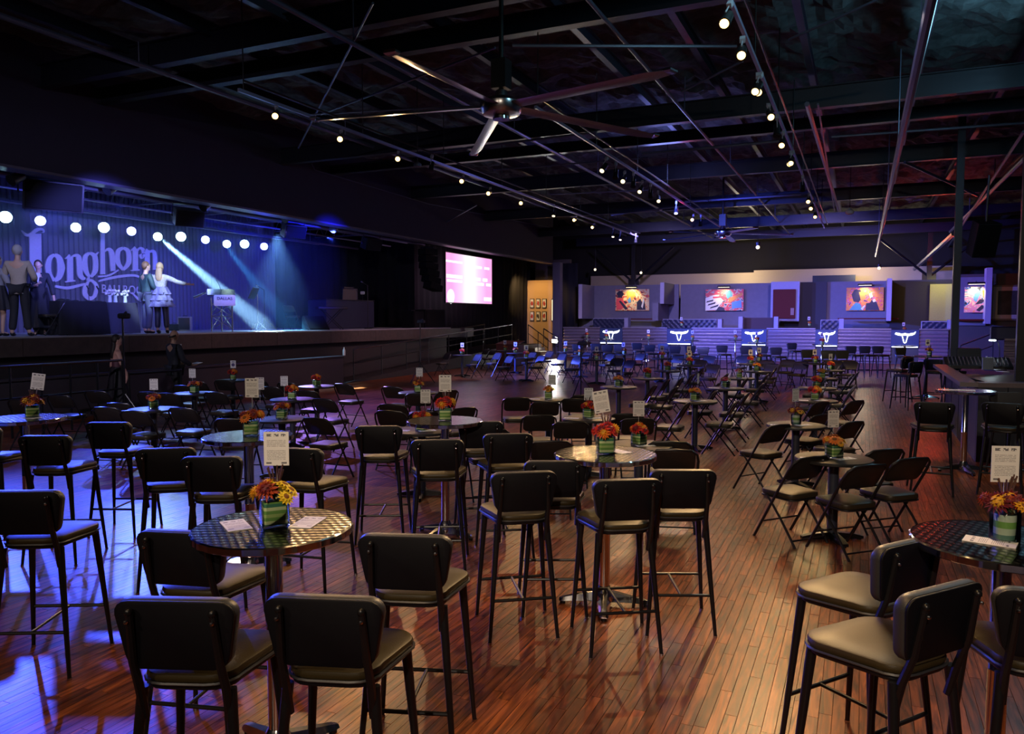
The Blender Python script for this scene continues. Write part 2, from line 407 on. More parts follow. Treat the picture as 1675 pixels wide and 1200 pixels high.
        return s.add(P, Fc)

def rrect(w, d, r, n=4, w2=None, cy=0.0):
    """rounded outline; w at back (-y), w2 at front (+y)"""
    w2 = w if w2 is None else w2
    P = []
    for (cx, cyy, a0) in ((w2/2-r, d/2-r, 0), (-w2/2+r, d/2-r, PI/2), (-w/2+r, -d/2+r, PI), (w/2-r, -d/2+r, 1.5*PI)):
        for k in range(n+1):
            a = a0 + PI/2*k/n; P.append((cx+r*math.cos(a), cy+cyy+r*math.sin(a)))
    return P

def mesh(mb, name, mats, smooth=True, ang=.7):
    me = bpy.data.meshes.new(name); me.from_pydata(mb.v, [], mb.f)
    if not isinstance(mats, (list, tuple)): mats = [mats]
    for m in mats: me.materials.append(m)
    if len(mats) > 1: me.polygons.foreach_set('material_index', mb.m)
    if smooth:
        me.polygons.foreach_set('use_smooth', [True]*len(me.polygons))
        me.set_sharp_from_angle(angle=ang)
    me.update()
    return me

def obj(name, data, parent=None, loc=None, rot=None):
    o = bpy.data.objects.new(name, data); COL.objects.link(o)
    if parent is not None: o.parent = parent
    if loc is not None: o.location = loc
    if rot is not None: o.rotation_euler = rot
    return o
def part(name, mb, mats, parent, smooth=True, loc=None, rot=None, kind=None, label=None):
    o = obj(name, mesh(mb, name, mats, smooth), parent, loc, rot)
    if kind: o['kind'] = kind
    if label: o['label'] = label
    return o
def struct(name, mb, mats, smooth=False):
    o = obj(name, mesh(mb, name, mats, smooth)); o['kind'] = 'structure'; return o
def tag(o, label, cat, group=None, kind=None):
    o['label'] = label; o['category'] = cat
    if group: o['group'] = group
    if kind: o['kind'] = kind
    return o
def thing(name, label, cat, loc=(0,0,0), rz=0.0, group=None):
    o = obj(name, None, None, loc, (0,0,rz)); o.empty_display_size = .1
    return tag(o, label, cat, group)
def dup(src, loc, rz, label, group=None):
    r = src.copy(); COL.objects.link(r); r.location = loc; r.rotation_euler = (0,0,rz)
    r['label'] = label
    if group: r['group'] = group
    for ch in list(src.children):
        c = ch.copy(); COL.objects.link(c); c.parent = r
        for g in ch.children:
            d = g.copy(); COL.objects.link(d); d.parent = c
    return r
class Proto:
    """first use hands out the built thing itself, later uses copy it"""
    def __init__(s, root): s.root = root; s.used = False
    def put(s, loc, rz, label, group=None):
        if not s.used:
            s.used = True; s.root.location = loc; s.root.rotation_euler = (0,0,rz); s.root['label'] = label
            if group: s.root['group'] = group
            return s.root
        return dup(s.root, loc, rz, label, group)

# ------------------------------------------------------------------ setting: floor
XS = -15.2      # face of the stage
SZ = 1.64       # stage height
XB = -20.0      # upstage wall
mb = MB(); mb.box((-7, 19.5, -.06), (30, 55, .08)); fl = struct('floor', mb, mat('subfloor', (.02,.01,.006), .8))
PW = .062
planks = []
nx = int((5.5+15.4)/PW)
for i in range(nx):
    x0 = -15.4 + i*PW; y = -1.6 - random.random()
    while y < 38:
        L = random.choice((.45,.6,.75,.9,1.1,1.3)); planks.append((x0, y, L)); y += L
def plank_mesh(lst, name):
    n = len(lst); V = np.zeros((n, 8, 3)); g = .0006; R = np.zeros((n, 4))
    for k, (x, y, L) in enumerate(lst):
        z = random.uniform(-.0004, .0); c = .0007
        a, b_, c0, d = x+g, x+PW-g, y+g, y+L-g
        V[k] = [(a,c0,-.02),(b_,c0,-.02),(b_,d,-.02),(a,d,-.02),(a+c,c0+c,z),(b_-c,c0+c,z),(b_-c,d-c,z),(a+c,d-c,z)]
        R[k] = (random.random(), random.random(), random.random(), 1)
    base = np.array([(4,5,6,7),(0,1,5,4),(1,2,6,5),(2,3,7,6),(3,0,4,7)])
    Fc = (base[None] + (np.arange(n)*8)[:, None, None]).reshape(-1, 4)
    me = bpy.data.meshes.new(name); me.from_pydata(V.reshape(-1, 3).tolist(), [], Fc.tolist())
    at = me.attributes.new('rnd', 'FLOAT_COLOR', 'POINT')
    at.data.foreach_set('color', np.repeat(R, 8, axis=0).ravel().astype(np.float32))
    me.materials.append(wood_floor); me.update(); return me
def seen(p):
    x, y, L = p; q = prj(x+PW/2, y+L/2, 0)
    if q[2] < .3 or not (-60 < q[0] < 1735 and q[1] < 1290): return 0
    return L*PW/q[2]**2/q[2]
planks.sort(key=seen, reverse=True)
for p in planks[:298]:
    o = obj('plank', plank_mesh([p], 'plank'), fl)
o = obj('floor_planks', plank_mesh(planks[298:], 'floor_planks'), fl); o['kind'] = 'stuff'

# ------------------------------------------------------------------ walls, ceiling, header
mb = MB(); mb.box((-22, 19.5, 3.8), (.2, 55, 7.8)); struct('wall_left', mb, curtain)
mb = MB(); mb.box((8.0, 19.5, 3.8), (.2, 55, 7.8)); struct('wall_right', mb, dark_wall)
mb = MB(); mb.box((-7, -6, 3.8), (30, .2, 7.8)); struct('wall_front', mb, dark_wall)
mb = MB(); mb.box((-7, 46.0, 3.8), (30, .2, 7.8)); struct('wall_back', mb, mat('attic_wall', (.016,.014,.012), .9))
# ceiling with lumpy sprayed insulation between purlins
nxg, nyg = 150, 240
V = []; Fc = []
for j in range(nyg+1):
    for i in range(nxg+1):
        x = -15 + 23*i/nxg; y = -5.5 + 51*j/nyg
        h = noise.noise(Vector((x*1.1, y*1.1, 0)))*.20 + noise.noise(Vector((x*3.0, y*3.0, 5)))*.14
        V.append((x, y, 7.35 - h))
for j in range(nyg):
    for i in range(nxg):
        a = j*(nxg+1)+i; Fc.append((a, a+nxg+1, a+nxg+2, a+1))
me = bpy.data.meshes.new('ceiling'); me.from_pydata(V, [], Fc)
me.materials.append(mat('sprayed_insulation', (.10,.12,.13), .9, bump=(7, 1.0), var=.7)); me.update()
o = obj('ceiling', me); o['kind'] = 'structure'
mb = MB(); mb.box((-7, 19.5, 7.7), (30, 55, .1)); struct('ceiling_deck', mb, steel_beam)
mb = MB()
mb.box((-15.02, 16, 6.2), (.3, 44, 2.6)); struct('beam_header', mb, header_paint)
mb = MB(); mb.box((-15.0, 16, 4.885), (.42, 44, .05)); struct('trim_1', mb, mat('header_trim', (.09,.08,.13), .5))
mb = MB(); mb.box((-18.5, 12, 5.75), (7, 34, .1)); struct('ceiling_stage', mb, mat('stage_ceiling', (.07,.07,.10), .8))
o = None
cxl = aty(912, 500, 37.6).x; mb = MB(); mb.box((cxl, 37.6, 2.45), (.40, .40, 4.9)); mb.box((cxl, 37.6, .06), (.6,.6,.12)); struct('column_1', mb, mat('column_paint', (.10,.09,.13), .5))
c = aty(1563, 500, 21.5)
mb = MB(); mb.box((c.x, 21.5, 3.6), (.16,.16,7.2)); mb.box((c.x, 21.5, .01), (.3,.3,.02)); struct('column_2', mb, mat('black_column', (.012,.014,.03), .4, .4))
c = aty(1672, 500, 15.5)
mb = MB(); mb.box((c.x, 15.5, 3.6), (.13,.13,7.2)); mb.box((c.x, 15.5, .01), (.3,.3,.02)); struct('column_3', mb, black_metal)
# steel roof frame: girders across the hall, purlins along it, each a thing
def ibeam(name, p0, p1, h, wd, label, m=steel_beam, grp=None):
    p0 = Vector(p0); p1 = Vector(p1); d = p1-p0; L = d.length
    mb = MB(); t = .02
    mb.box((L/2, 0, 0), (L, t, h)); mb.box((L/2, 0, h/2), (L, wd, t)); mb.box((L/2, 0, -h/2), (L, wd, t))
    o = obj(name, mesh(mb, name, m, False)); o.location = p0
    o.rotation_euler = d.to_track_quat('X', 'Z').to_euler(); o['kind'] = 'structure'
    return o
for k, (Y, z, h) in enumerate([(3.6, 6.75, .45), (10.3, 6.75, .42), (11.6, 6.7, .3), (17.2, 6.5, .42), (19.4, 6.5, .25), (24.0, 6.5, .42), (30.0, 6.4, .42), (36.0, 6.3, .42), (41.6, 6.3, .42)]):
    ibeam('beam_girder', (-14.86, Y, z), (7.9, Y, z), h, .2, '')
for X in (-12.4, -10.4, -8.75, -6.6, -4.55, -2.9, -1.05, .9, 2.6, 4.4, 6.2):
    ibeam('beam_purlin', (X, -5.8, 6.98), (X, 45.8, 6.98), .22, .12, '', pipe_paint if X in (-4.55, -1.05, -8.75, .9) else steel_beam)
def rods(name, lst, m, cat, lab, grp):
    for i, (a, b, za, zb, r) in enumerate(lst):
        p, q = atz(*a, za), atz(*b, zb)
        mb = MB(); mb.cyl(Vector((0,0,0)), q-p, r, n=6); me_ = mesh(mb, name, m)
        o = obj(name, me_); o.location = p; o['kind'] = 'structure'
rods('beam_brace_rod', [((525,187),(810,78),6.1,6.1,.02), ((838,75),(1205,76),6.1,6.1,.028), ((610,5),(488,242),6.3,6.1,.02),
     ((1115,150),(1215,100),6.1,6.1,.02), ((1290,65),(1435,0),6.1,6.1,.02), ((1050,252),(1274,231),6.0,6.0,.035), ((1360,224),(1675,201),6.1,6.1,.03),
     ((700,250),(975,216),6.1,6.1,.025), ((500,188),(800,172),6.1,6.1,.016), ((808,278),(1060,258),6.0,6.0,.02), ((900,318),(1060,311),6.0,6.0,.02),
     ((1000,352),(1130,335),6.0,6.0,.03), ((1120,330),(1310,318),6.0,6.0,.045), ((690,385),(780,335),5.4,6.2,.03),
     ((1480,265),(1600,320),6.1,5.6,.04), ((1540,420),(1675,215),5.6,6.2,.04), ((1496,440),(1560,382),4.5,5.1,.09), ((1320,170),(1372,345),6.1,6.1,.05), ((1338,170),(1365,345),6.1,6.1,.02)],
     pipe_paint, '', '', '')
# main air pipes along the hall
for (X, z, r) in ((.52, 5.0, .055), (-7.2, 6.2, .04), (-11.8, 6.5, .05), (-3.4, 6.2, .03), (3.6, 6.0, .06)):
    mb = MB(); mb.cyl((X, 2.0, z), (X, 41, z), r, n=8)
    for Y in range(4, 40, 6): mb.cyl((X, Y, z), (X, Y, 6.9), .012, n=5)
    struct('beam_conduit', mb, pipe_paint, True)
mb = MB()   # thin looped wiring run against the header
pts = [atx(510, 268, -14.8), atx(515, 278, -14.8), atx(700, 333, -14.8), atx(900, 372, -14.8)]
mb.tube(pts, .02, 6); struct('trim_2', mb, pipe_paint, True)
# ------------------------------------------------------------------ stage
mb = MB(); mb.box(((XS+XB)/2-1, 15, SZ-.06), (XS-XB+2, 25, .12)); struct('floor_stage', mb, stage_paint)
def yz(px, py): return atx(px, py, XS)
fz = 1.27
mb = MB(); mb.box((XS-.25, 15, fz/2), (.1, 25, fz)); struct('wall_understage', mb, under_wall)
fa = obj('trim_3', None); fa['kind'] = 'structure'
ys = 2.6
while ys < 27.4:
    L = 2.44; mb = MB(); mb.bbox((XS+.02, ys+L/2-.006, (SZ+fz)/2-.03), (.05, L-.012, SZ-fz), .006)
    part('fascia_board', mb, fascia, fa, False); ys += L
# ribbed upstage wall
mb = MB(); y = 5.0; pr = []
while y < 22.6:
    pr += [(0, y), (.035, y+.02), (.035, y+.10), (0, y+.12)]; y += .15
P = []; Fc = []
for (d, yy) in pr: P += [(XB+d, yy, SZ), (XB+d, yy, 5.7)]
for k in range(len(pr)-1): Fc.append((2*k, 2*k+2, 2*k+3, 2*k+1))
mb.add(P, Fc); struct('wall_stage', mb, mat('ribbed_panel', (.10,.10,.14), .5, bump=(12,.2)))
# pleated black curtains right of the ribbed wall and behind the ramp
def drape(name, pts, z0, z1, label, amp=.07, step=.12, m=curtain):
    pts = [Vector(p) for p in pts]; out = []
    for a, b in zip(pts, pts[1:]):
        L = (b-a).length; n = max(2, int(L/step)); nrm = Vector((-(b-a).y, (b-a).x, 0)).normalized()
        for k in range(n): out.append(a+(b-a)*k/n + nrm*amp*math.sin(k*PI*.5+random.random()*.5))
    out.append(pts[-1]); P = []; Fc = []
    for p in out: P += [(p.x, p.y, z0), (p.x, p.y, z1)]
    for k in range(len(out)-1): Fc.append((2*k, 2*k+2, 2*k+3, 2*k+1))
    mb = MB(); mb.add(P, Fc); o = obj(name, mesh(mb, name, m)); sm = o.modifiers.new('t', 'SOLIDIFY'); sm.thickness = .01
    return tag(o, label, 'curtain')
drape('stage_curtain', [(XB+.1, 22.7, 0), (XB+.1, 27.4, 0), (-19.5, 27.5, 0), (-16.9, 27.5, 0)], SZ, 5.6, 'black pleated curtain closing the far end of the stage')
drape('side_curtain', [(-17.2, 27.9, 0), (-17.2, 40.4, 0)], 0.02, 5.2, 'tall black curtain along the ramp behind the lit pink screen')
drape('rear_curtain', [(aty(905,450,39.6).x, 39.6, 0), (aty(945,450,39.6).x, 39.6, 0)], 1.0, 5.0, 'narrow black curtain between the ochre wall and the grey partitions')
# ramp wall and ledge in front of stage
p0 = atz(566, 628, 0)
mb = MB(); mb.box((-14.5, 11.4, .42), (.16, 15.8, .84)); mb.box((-14.5, 11.4, .85), (.26, 15.9, .04)); struct('wall_ledge', mb, mat('ledge_paint', (.045,.035,.045), .6))
mb = MB()
P = [(-14.5,19.4,0),(-16.9,34,0),(-14.5,19.4,.1),(-14.55,33.2,.8)]
mb.add([(-14.45,19.5,0),(-15.1,33.5,0),(-15.1,33.5,.75),(-14.45,19.5,.03), (-16.0,19.5,0),(-16.7,33.5,0),(-16.7,33.5,.75),(-16.0,19.5,.03)],
       [(0,1,2,3),(4,7,6,5),(3,2,6,7),(1,5,6,2),(0,3,7,4)])
struct('floor_ramp', mb, under_wall)
mb = MB(); mb.box((-15.9, 35.0, .36), (2.0, 3.0, .72)); struct('floor_landing', mb, mat('landing_paint', (.30,.22,.15), .7))
for k in range(3):
    mb = MB(); mb.box((-14.75+.30*k, 35.6, .28-.09*k), (.30, 1.3, .56-.18*k)); struct('floor_step', mb, mat('landing_paint'))
# ------------------------------------------------------------------ railings
def railing(name, label, p0, p1, nposts, h=.95, mid=True, group=None, extra=None):
    t = thing(name, label, 'railing', p0, 0, group); p0 = Vector(p0); d = Vector(p1)-p0
    mb = MB(); mb.tube([(0,0,h), d+Vector((0,0,h))], .024, 8); part('top_rail', mb, dark_chrome if extra == 'bright' else black_metal, t)
    if mid: mb = MB(); mb.tube([(0,0,h*.55), d+Vector((0,0,h*.55))], .018, 8); part('mid_rail', mb, black_metal, t)
    for k in range(nposts):
        q = d*k/(nposts-1); mb = MB(); mb.cyl(q, q+Vector((0,0,h)), .02, n=8); part('post', mb, black_metal, t)
    return t
railing('ramp_railing', 'long black pipe railing on the hall side of the ramp beneath the screen', (-14.55, 20.0, .03), (-15.15, 33.4, .72), 9, 1.0, extra='bright')
railing('ramp_railing', 'black pipe railing on the curtain side of the ramp', (-15.9, 22.0, .1), (-16.6, 33.4, .72), 8, 1.0)
railing('stair_railing', 'black stair railing slanting down beside the ochre wall', (-14.95, 34.9, .75), (-13.9, 34.9, .05), 3, .95)
railing('stair_railing', 'black stair railing with square end at the column foot', (-14.7, 36.3, .5), (-13.9, 36.3, .02), 2, 1.0)
a = atx(-40, 588, -12.9); b_ = atx(200, 601, -12.9)
railing('lower_railing', 'dark pipe railing in front of the stage below the draped tables', (-12.9, a.y, 0), (-12.9, b_.y, 0), 6, (a.z+b_.z)/2, extra='bright')
railing('lower_railing', 'short railing end beside the walking woman', (-12.9, b_.y+.15, 0), (-12.9, b_.y+1.4, 0), 2, .93, False)
p = aty(1570, 600, 33); q = aty(1625, 545, 33)
railing('bar_stair_railing', 'black stair railing rising behind the sound desk', (p.x, 33, 0), (q.x, 33, q.z-1.0), 2, 1.0)

# ------------------------------------------------------------------ LED screen
p = atx(728, 412, -15.5); q = atx(804, 497, -15.5)
t = thing('led_screen', 'lit pink projection screen with washed out white text hanging over the ramp', 'screen', (-15.5, (p.y+q.y)/2, (p.z+q.z)/2))
W_, H_ = q.y-p.y, p.z-q.z
m, nt, b, tc = nodes_of('pink_screen_light', .5)
b.inputs['Base Color'].default_value = (.02,.02,.02,1)
sp = nt.nodes.new('ShaderNodeSeparateXYZ'); nt.links.new(tc.outputs['Object'], sp.inputs[0])
ab = nt.nodes.new('ShaderNodeMath'); ab.operation = 'ABSOLUTE'; nt.links.new(sp.outputs[1], ab.inputs[0])
cr = nt.nodes.new('ShaderNodeValToRGB'); e = cr.color_ramp.elements
e[0].position = .05; e[0].color = (1,.98,1,1); e[1].position = .75; e[1].color = (.95,.36,.72,1); x = e.new(.35); x.color = (1,.62,.90,1)
dv = nt.nodes.new('ShaderNodeMath'); dv.operation = 'DIVIDE'; dv.inputs[1].default_value = W_/2
nt.links.new(ab.outputs[0], dv.inputs[0]); nt.links.new(dv.outputs[0], cr.inputs[0]); nt.links.new(cr.outputs[0], b.inputs['Emission Color'])
b.inputs['Emission Strength'].default_value = 1.25
mb = MB(); mb.box((0,0,0), (.03, W_, H_)); part('display_face', mb, m, t, False)
mb = MB()
for (c, d) in (((0, 0, H_/2+.02), (.07, W_+.08, .04)), ((0, 0, -H_/2-.02), (.07, W_+.08, .04)), ((0, W_/2+.02, 0), (.07, .04, H_)), ((0, -W_/2-.02, 0), (.07, .04, H_))): mb.box(c, d)
part('frame', mb, black_metal, t, False)
wt = mat('screen_white_text', (1,1,1), .5, emit=(1,1,1), estr=1.3)
for (yy, zz, wy, hz) in ((-.22, .33, .62, .04), (.25, .28, .44, .05), (-.22, .03, .6, .07), (-.22, -.06, .58, .05), (.22, .02, .40, .07), (.30, -.08, .42, .06)):
    mb = MB(); n = 7
    for k in range(n):
        if (k*7) % 5 != 3: mb.box((.02, (yy-wy/2+wy*(k+.5)/n)*W_/1.05*.98, zz*H_), (.012, wy*W_/n*.86, hz*H_))
    part('text_line', mb, wt, t, False, kind='stuff')
for (yy, zz, r) in ((-.40, -.38, .07),):
    mb = MB(); mb.cyl((.015, yy*W_, zz*H_), (.027, yy*W_, zz*H_), r*W_, n=16); part('emblem', mb, wt, t)
mb = MB(); mb.box((.02, .40*W_, -.40*H_), (.012, .17*W_, .08*H_)); part('emblem', mb, wt, t, False)
for yy in (-W_/2+.3, W_/2-.3):
    mb = MB(); mb.cyl((0, yy, H_/2+.03), (0, yy, H_/2+.9), .012, n=6); part('hanging_cable', mb, black_metal, t)

# ------------------------------------------------------------------ Longhorn sign, flat cut letters standing off the ribbed wall
XL = XB + .09
def lp(x, y):     # crop coordinates of the sign traced on the wall plane
    return atx(20 + x/6.7, 350 + y/6.7, XL)
sign_m = mat('sign_face', (.62,.62,.80), .5, bump=(20,.05))
sg_ = thing('wall_sign', 'large LONGHORN BALLROOM lettering on the ribbed wall behind the stage', 'sign', (0,0,0))
def stroke(pts, ws, n=6):
    """flat ribbon of varying width along a smooth path in crop pixels"""
    P = [Vector((x, y)) for x, y in pts]; out = []; W = []
    for i in range(len(P)-1):
        p0 = P[max(i-1,0)]; p1 = P[i]; p2 = P[i+1]; p3 = P[min(i+2, len(P)-1)]
        for k in range(n):
            t = k/n
            out.append(.5*((2*p1)+(p2-p0)*t+(2*p0-5*p1+4*p2-p3)*t*t+(3*p1-p0-3*p2+p3)*t**3)); W.append(ws[i]*(1-t)+ws[i+1]*t)
    out.append(P[-1]); W.append(ws[-1])
    L = []; R = []
    for i, p in enumerate(out):
        d = (out[min(i+1, len(out)-1)]-out[max(i-1, 0)]); d = d.normalized() if d.length > 1e-6 else Vector((1,0)); nn = Vector((-d.y, d.x))
        L.append(p+nn*W[i]/2); R.append(p-nn*W[i]/2)
    return L, R
def letter(name, strokes):
    mb = MB()
    for k, (pts, ws) in enumerate(strokes):
        L, R = stroke(pts, ws); n = len(L); V = []
        for dx in (0.0, .04+.001*k):
            for q in L: p = lp(q.x, q.y); V.append((XL-.03+dx, p.y, p.z))
            for q in R: p = lp(q.x, q.y); V.append((XL-.03+dx, p.y, p.z))
        Fc = []
        for i in range(n-1):
            Fc.append((2*n+i, 2*n+i+1, 3*n+i+1, 3*n+i)); Fc.append((i, n+i, n+i+1, i+1))
            Fc.append((i, i+1, 2*n+i+1, 2*n+i)); Fc.append((n+i, 3*n+i, 3*n+i+1, n+i+1))
        Fc += [(0, 2*n, 3*n, n), (n-1, 2*n-1, 4*n-1, 3*n-1)]
        mb.add(V, Fc)
    part(name, mb, sign_m, sg_, False)
letter('letter', [([(252,215),(254,420),(256,690),(262,720)], [128,128,130,130]), ([(105,180),(150,225),(200,225),(260,180),(300,165),(335,170),(345,195),(325,205)], [6,30,34,40,30,22,16,6])])
letter('letter', [([(462,445),(510,480),(535,590),(510,690),(460,730)], [30,62,86,62,30]), ([(462,445),(415,480),(392,560),(405,660),(460,730)], [30,50,66,60,30])])
letter('letter', [([(632,470),(634,730)], [66,66]), ([(580,490),(632,450)], [10,34]), ([(632,480),(690,452),(725,475),(738,560),(742,660),(770,700),(800,705)], [10,30,58,64,60,48,20]), ([(580,742),(690,730)], [16,16])])
letter('letter', [([(850,425),(800,470),(800,600),(845,690)], [26,52,60,26]), ([(850,425),(905,470),(910,610),(860,690)], [26,56,60,26]), ([(900,460),(945,415)], [30,12])])
letter('letter', [([(845,690),(828,720),(880,735),(925,800),(900,905)], [20,30,30,46,40]), ([(838,735),(800,800),(798,880),(850,925),(905,900)], [20,48,52,44,30])])
letter('letter', [([(990,190),(990,400),(992,660)], [44,46,52]), ([(1010,410),(1055,385),(1090,430),(1100,560),(1105,625)], [10,36,58,56,50]), ([(940,685),(1060,670),(1165,612)], [18,22,14])])
letter('letter', [([(1215,370),(1160,410),(1155,520),(1215,612)], [26,50,56,26]), ([(1215,370),(1270,410),(1275,530),(1215,612)], [26,50,56,26])])
letter('letter', [([(1348,380),(1350,610)], [60,60]), ([(1300,400),(1350,365)], [12,30]), ([(1360,420),(1395,375),(1430,390),(1440,430)], [10,24,40,44]), ([(1400,440),(1420,470),(1450,440)], [30,44,20]), ([(1300,618),(1395,612)], [14,14])])
letter('letter', [([(1478,395),(1480,615)], [54,54]), ([(1490,430),(1530,405),(1560,440),(1566,610)], [10,30,44,50]), ([(1445,410),(1480,385)], [10,26])])
letter('swash', [([(470,790),(600,810),(720,785),(800,765)], [26,34,30,22])])
letter('swash', [([(945,735),(1060,705),(1200,680),(1330,672),(1390,690),(1440,730)], [18,28,30,26,22,12])])
letter('swash', [([(1310,860),(1380,930),(1440,960)], [14,26,12])])
cu = bpy.data.curves.new('ballroom_text', 'FONT'); cu.body = 'BALLROOM'; cu.extrude = .02; cu.space_character = 1.06
pa = lp(975, 865); pb = lp(1375, 862); cu.size = 1.0
o = bpy.data.objects.new('letters', cu); COL.objects.link(o); o.parent = sg_
cu.size = (lp(975, 768).z - pa.z)/.70
o.location = (XL, pa.y, pa.z); o.rotation_euler = (PI/2, 0, PI/2); cu.materials.append(sign_m)
dg = bpy.context.evaluated_depsgraph_get(); me = bpy.data.meshes.new_from_object(o.evaluated_get(dg))
bpy.data.objects.remove(o); o2 = obj('letters', me, sg_, (XL, pa.y, pa.z), (PI/2, 0, PI/2)); o2['label'] = 'thin BALLROOM lettering'; o2['kind'] = 'stuff'
wd = max(v.co.x for v in me.vertices); want = (pb.y-pa.y)/6*8; o2.scale = (want/wd, 1, 1)

# ------------------------------------------------------------------ stage rig
pipe_y0, pipe_y1 = 8.5, 23.5
mb = MB(); mb.cyl((-18.6, pipe_y0, 4.78), (-18.6, pipe_y1, 4.78), .03, n=8)
for y in (9, 12, 15, 18, 21, 23): mb.cyl((-18.6, y, 4.78), (-18.6, y, 5.7), .01, n=5)
tag(obj('lighting_pipe', mesh(mb, 'lighting_pipe', pipe_paint)), 'steel pipe carrying the row of stage lights near the stage ceiling', 'pipe')
def par_can(lens, r=.13):
    t = thing('stage_light', '', 'stage light')
    mb = MB(); mb.lathe([(.05,-.10),(r*.8,-.09),(r,0),(r,.22),(r*1.05,.22),(r*1.05,.24),(r*.92,.24)], 20); part('housing', mb, lamp_black, t)
    mb = MB(); mb.lathe([(r*.9,.235),(r*.88,.25),(r*.5,.262),(.01,.265)], 20); part('lens', mb, lens, t)
    mb = MB(); mb.tube([(-r-.02,0,.06),(-r-.02,0,-.2),(0,0,-.3),(r+.02,0,-.2),(r+.02,0,.06)], .012, 6); part('yoke', mb, lamp_black, t)
    return t
lensmap = {'i': Proto(par_can(lens_ice, .15)), 'b': Proto(par_can(lens_blue)), 'g': Proto(par_can(lens_green))}
words = {'i': 'ice blue', 'b': 'deep blue', 'g': 'pale green'}
fx = [(9,355,'i'),(66,361,'b'),(124,372,'g'),(170,372,'i'),(215,378,'b'),(258,387,'g'),(296,387,'i'),(336,392,'b'),(371,399,'g'),(400,399,'i'),(432,403,'b')]
order = ['first','second','third','fourth','fifth','sixth','seventh','eighth','ninth','tenth','eleventh','twelfth','thirteenth','fourteenth']
for k, (x, y, c) in enumerate(fx):
    p = atx(x, y, -18.45); d = (Vector((0,0,HC))-p).normalized(); d = (d+Vector((0,0,-.06))).normalized()
    o = lensmap[c].put(p - d*.25, 0, 'round lit %s stage light, %s along the pipe over the stage' % (words[c], order[k]), 'stage lights on the upstage pipe')
    o.rotation_euler = d.to_track_quat('Z', 'Y').to_euler()
# speakers
def loudspeaker(px, py, X, sx, sy, sz, rx, rz, label, name='loudspeaker'):
    p = atx(px, py, X); t = thing(name, label, 'loudspeaker', p); t.rotation_euler = (rx, 0, rz)
    mb = MB(); out = [(-sx/2,-sy/2),(sx/2,-sy/2),(sx*.38,sy/2),(-sx*.38,sy/2)]; mb.slab(out, -sz/2, sz/2, .015); part('cabinet', mb, speaker_side, t)
    mb = MB(); mb.bbox((0,-sy/2-.015,0), (sx*.92,.03,sz*.9), .01); part('grille', mb, speaker_black, t)
    mb = MB(); mb.tube([(-sx/2-.02,0,0),(-sx/2-.02,0,sz/2+.12),(sx/2+.02,0,sz/2+.12),(sx/2+.02,0,0)], .015, 6); part('bracket', mb, black_metal, t)
    mb = MB(); mb.cyl((-sx/2-.002,0.02,0),(-sx/2-.006,.02,0),.05, n=12); part('badge', mb, dark_chrome, t)
    return t
loudspeaker(82, 318, -15.9, 1.15, .6, .62, .25, 1.2, 'large black loudspeaker hung from the stage ceiling above the sign')
loudspeaker(306, 355, -15.8, .72, .42, .42, .3, 1.2, 'mid-size loudspeaker hung over the pointing couple')
loudspeaker(478, 377, -15.8, .72, .42, .40, .3, 1.25, 'mid-size loudspeaker hung over the music stand end of stage')
loudspeaker(606, 398, -15.8, .7, .42, .40, .3, 1.3, 'small loudspeaker hung over the table with the case')
for k, (a, b2, X) in enumerate([((183,307),(193,318),-15.4), ((338,335),(343,345),-15.4), ((470,355),(480,362),-15.4), ((548,372),(556,378),-15.4), ((28,290),(34,298),-15.5)]):
    t = thing('stage_light', 'unlit black spotlight clamped under the header edge, %s along it' % order[k], 'stage light', atx(*a, X), 0, 'unlit lights under the header')
    t.rotation_euler = (2.2, .4, .3)
    mb = MB(); mb.lathe([(.05,-.15),(.10,-.12),(.11,.12),(.12,.16)], 14); part('housing', mb, lamp_black, t)
    mb = MB(); mb.box((0,.14,0),(.06,.16,.04)); part('clamp', mb, dark_chrome, t, False)
# line array
t = thing('line_array', 'curved black line array of stacked speakers beside the pink screen', 'loudspeaker', atx(699, 412, -15.8)); t.scale = (.82,.82,.82)
for k in range(6):
    mb = MB(); mb.slab([(-.4,-.3),(.4,-.3),(.34,.3),(-.34,.3)], -.15, .15, .02)
    part('array_box', mb, speaker_black, t, loc=(.02*k*k, -.015*k*k, -.34*k), rot=(0, .05*k, 1.3))
mb = MB(); mb.box((0,0,.22),(.7,.08,.06)); mb.cyl((0,0,.22),(0,0,1.0),.015,n=6); part('rigging_frame', mb, black_metal, t, False)
# joists and pipes under the stage ceiling
for k in range(9):
    Y = 6.5+k*2.3; mb = MB()
    mb.box((0,0,0),(4.6,.06,.05)); mb.box((0,0,.42),(4.6,.06,.05))
    for j in range(10): 
        x = -2.3+j*.46; mb.cyl((x,0,0),(x+.23,0,.42),.012,n=4); mb.cyl((x+.23,0,.42),(x+.46,0,0),.012,n=4)
    o = obj('beam_joist', mesh(mb, 'beam_joist', mat('stage_joist', (.16,.16,.24), .5, .3), False), None, (-17.6, Y, 5.22)); o['kind'] = 'structure'
for (X, z, r) in ((-16.0, 4.95, .05), (-16.8, 5.05, .035), (-17.6, 4.95, .03), (-19.2, 4.9, .04)):
    mb = MB(); mb.cyl((X, 4, z), (X, 26.8, z), r, n=8); struct('beam_pipe', mb, mat('stage_joist'), True)

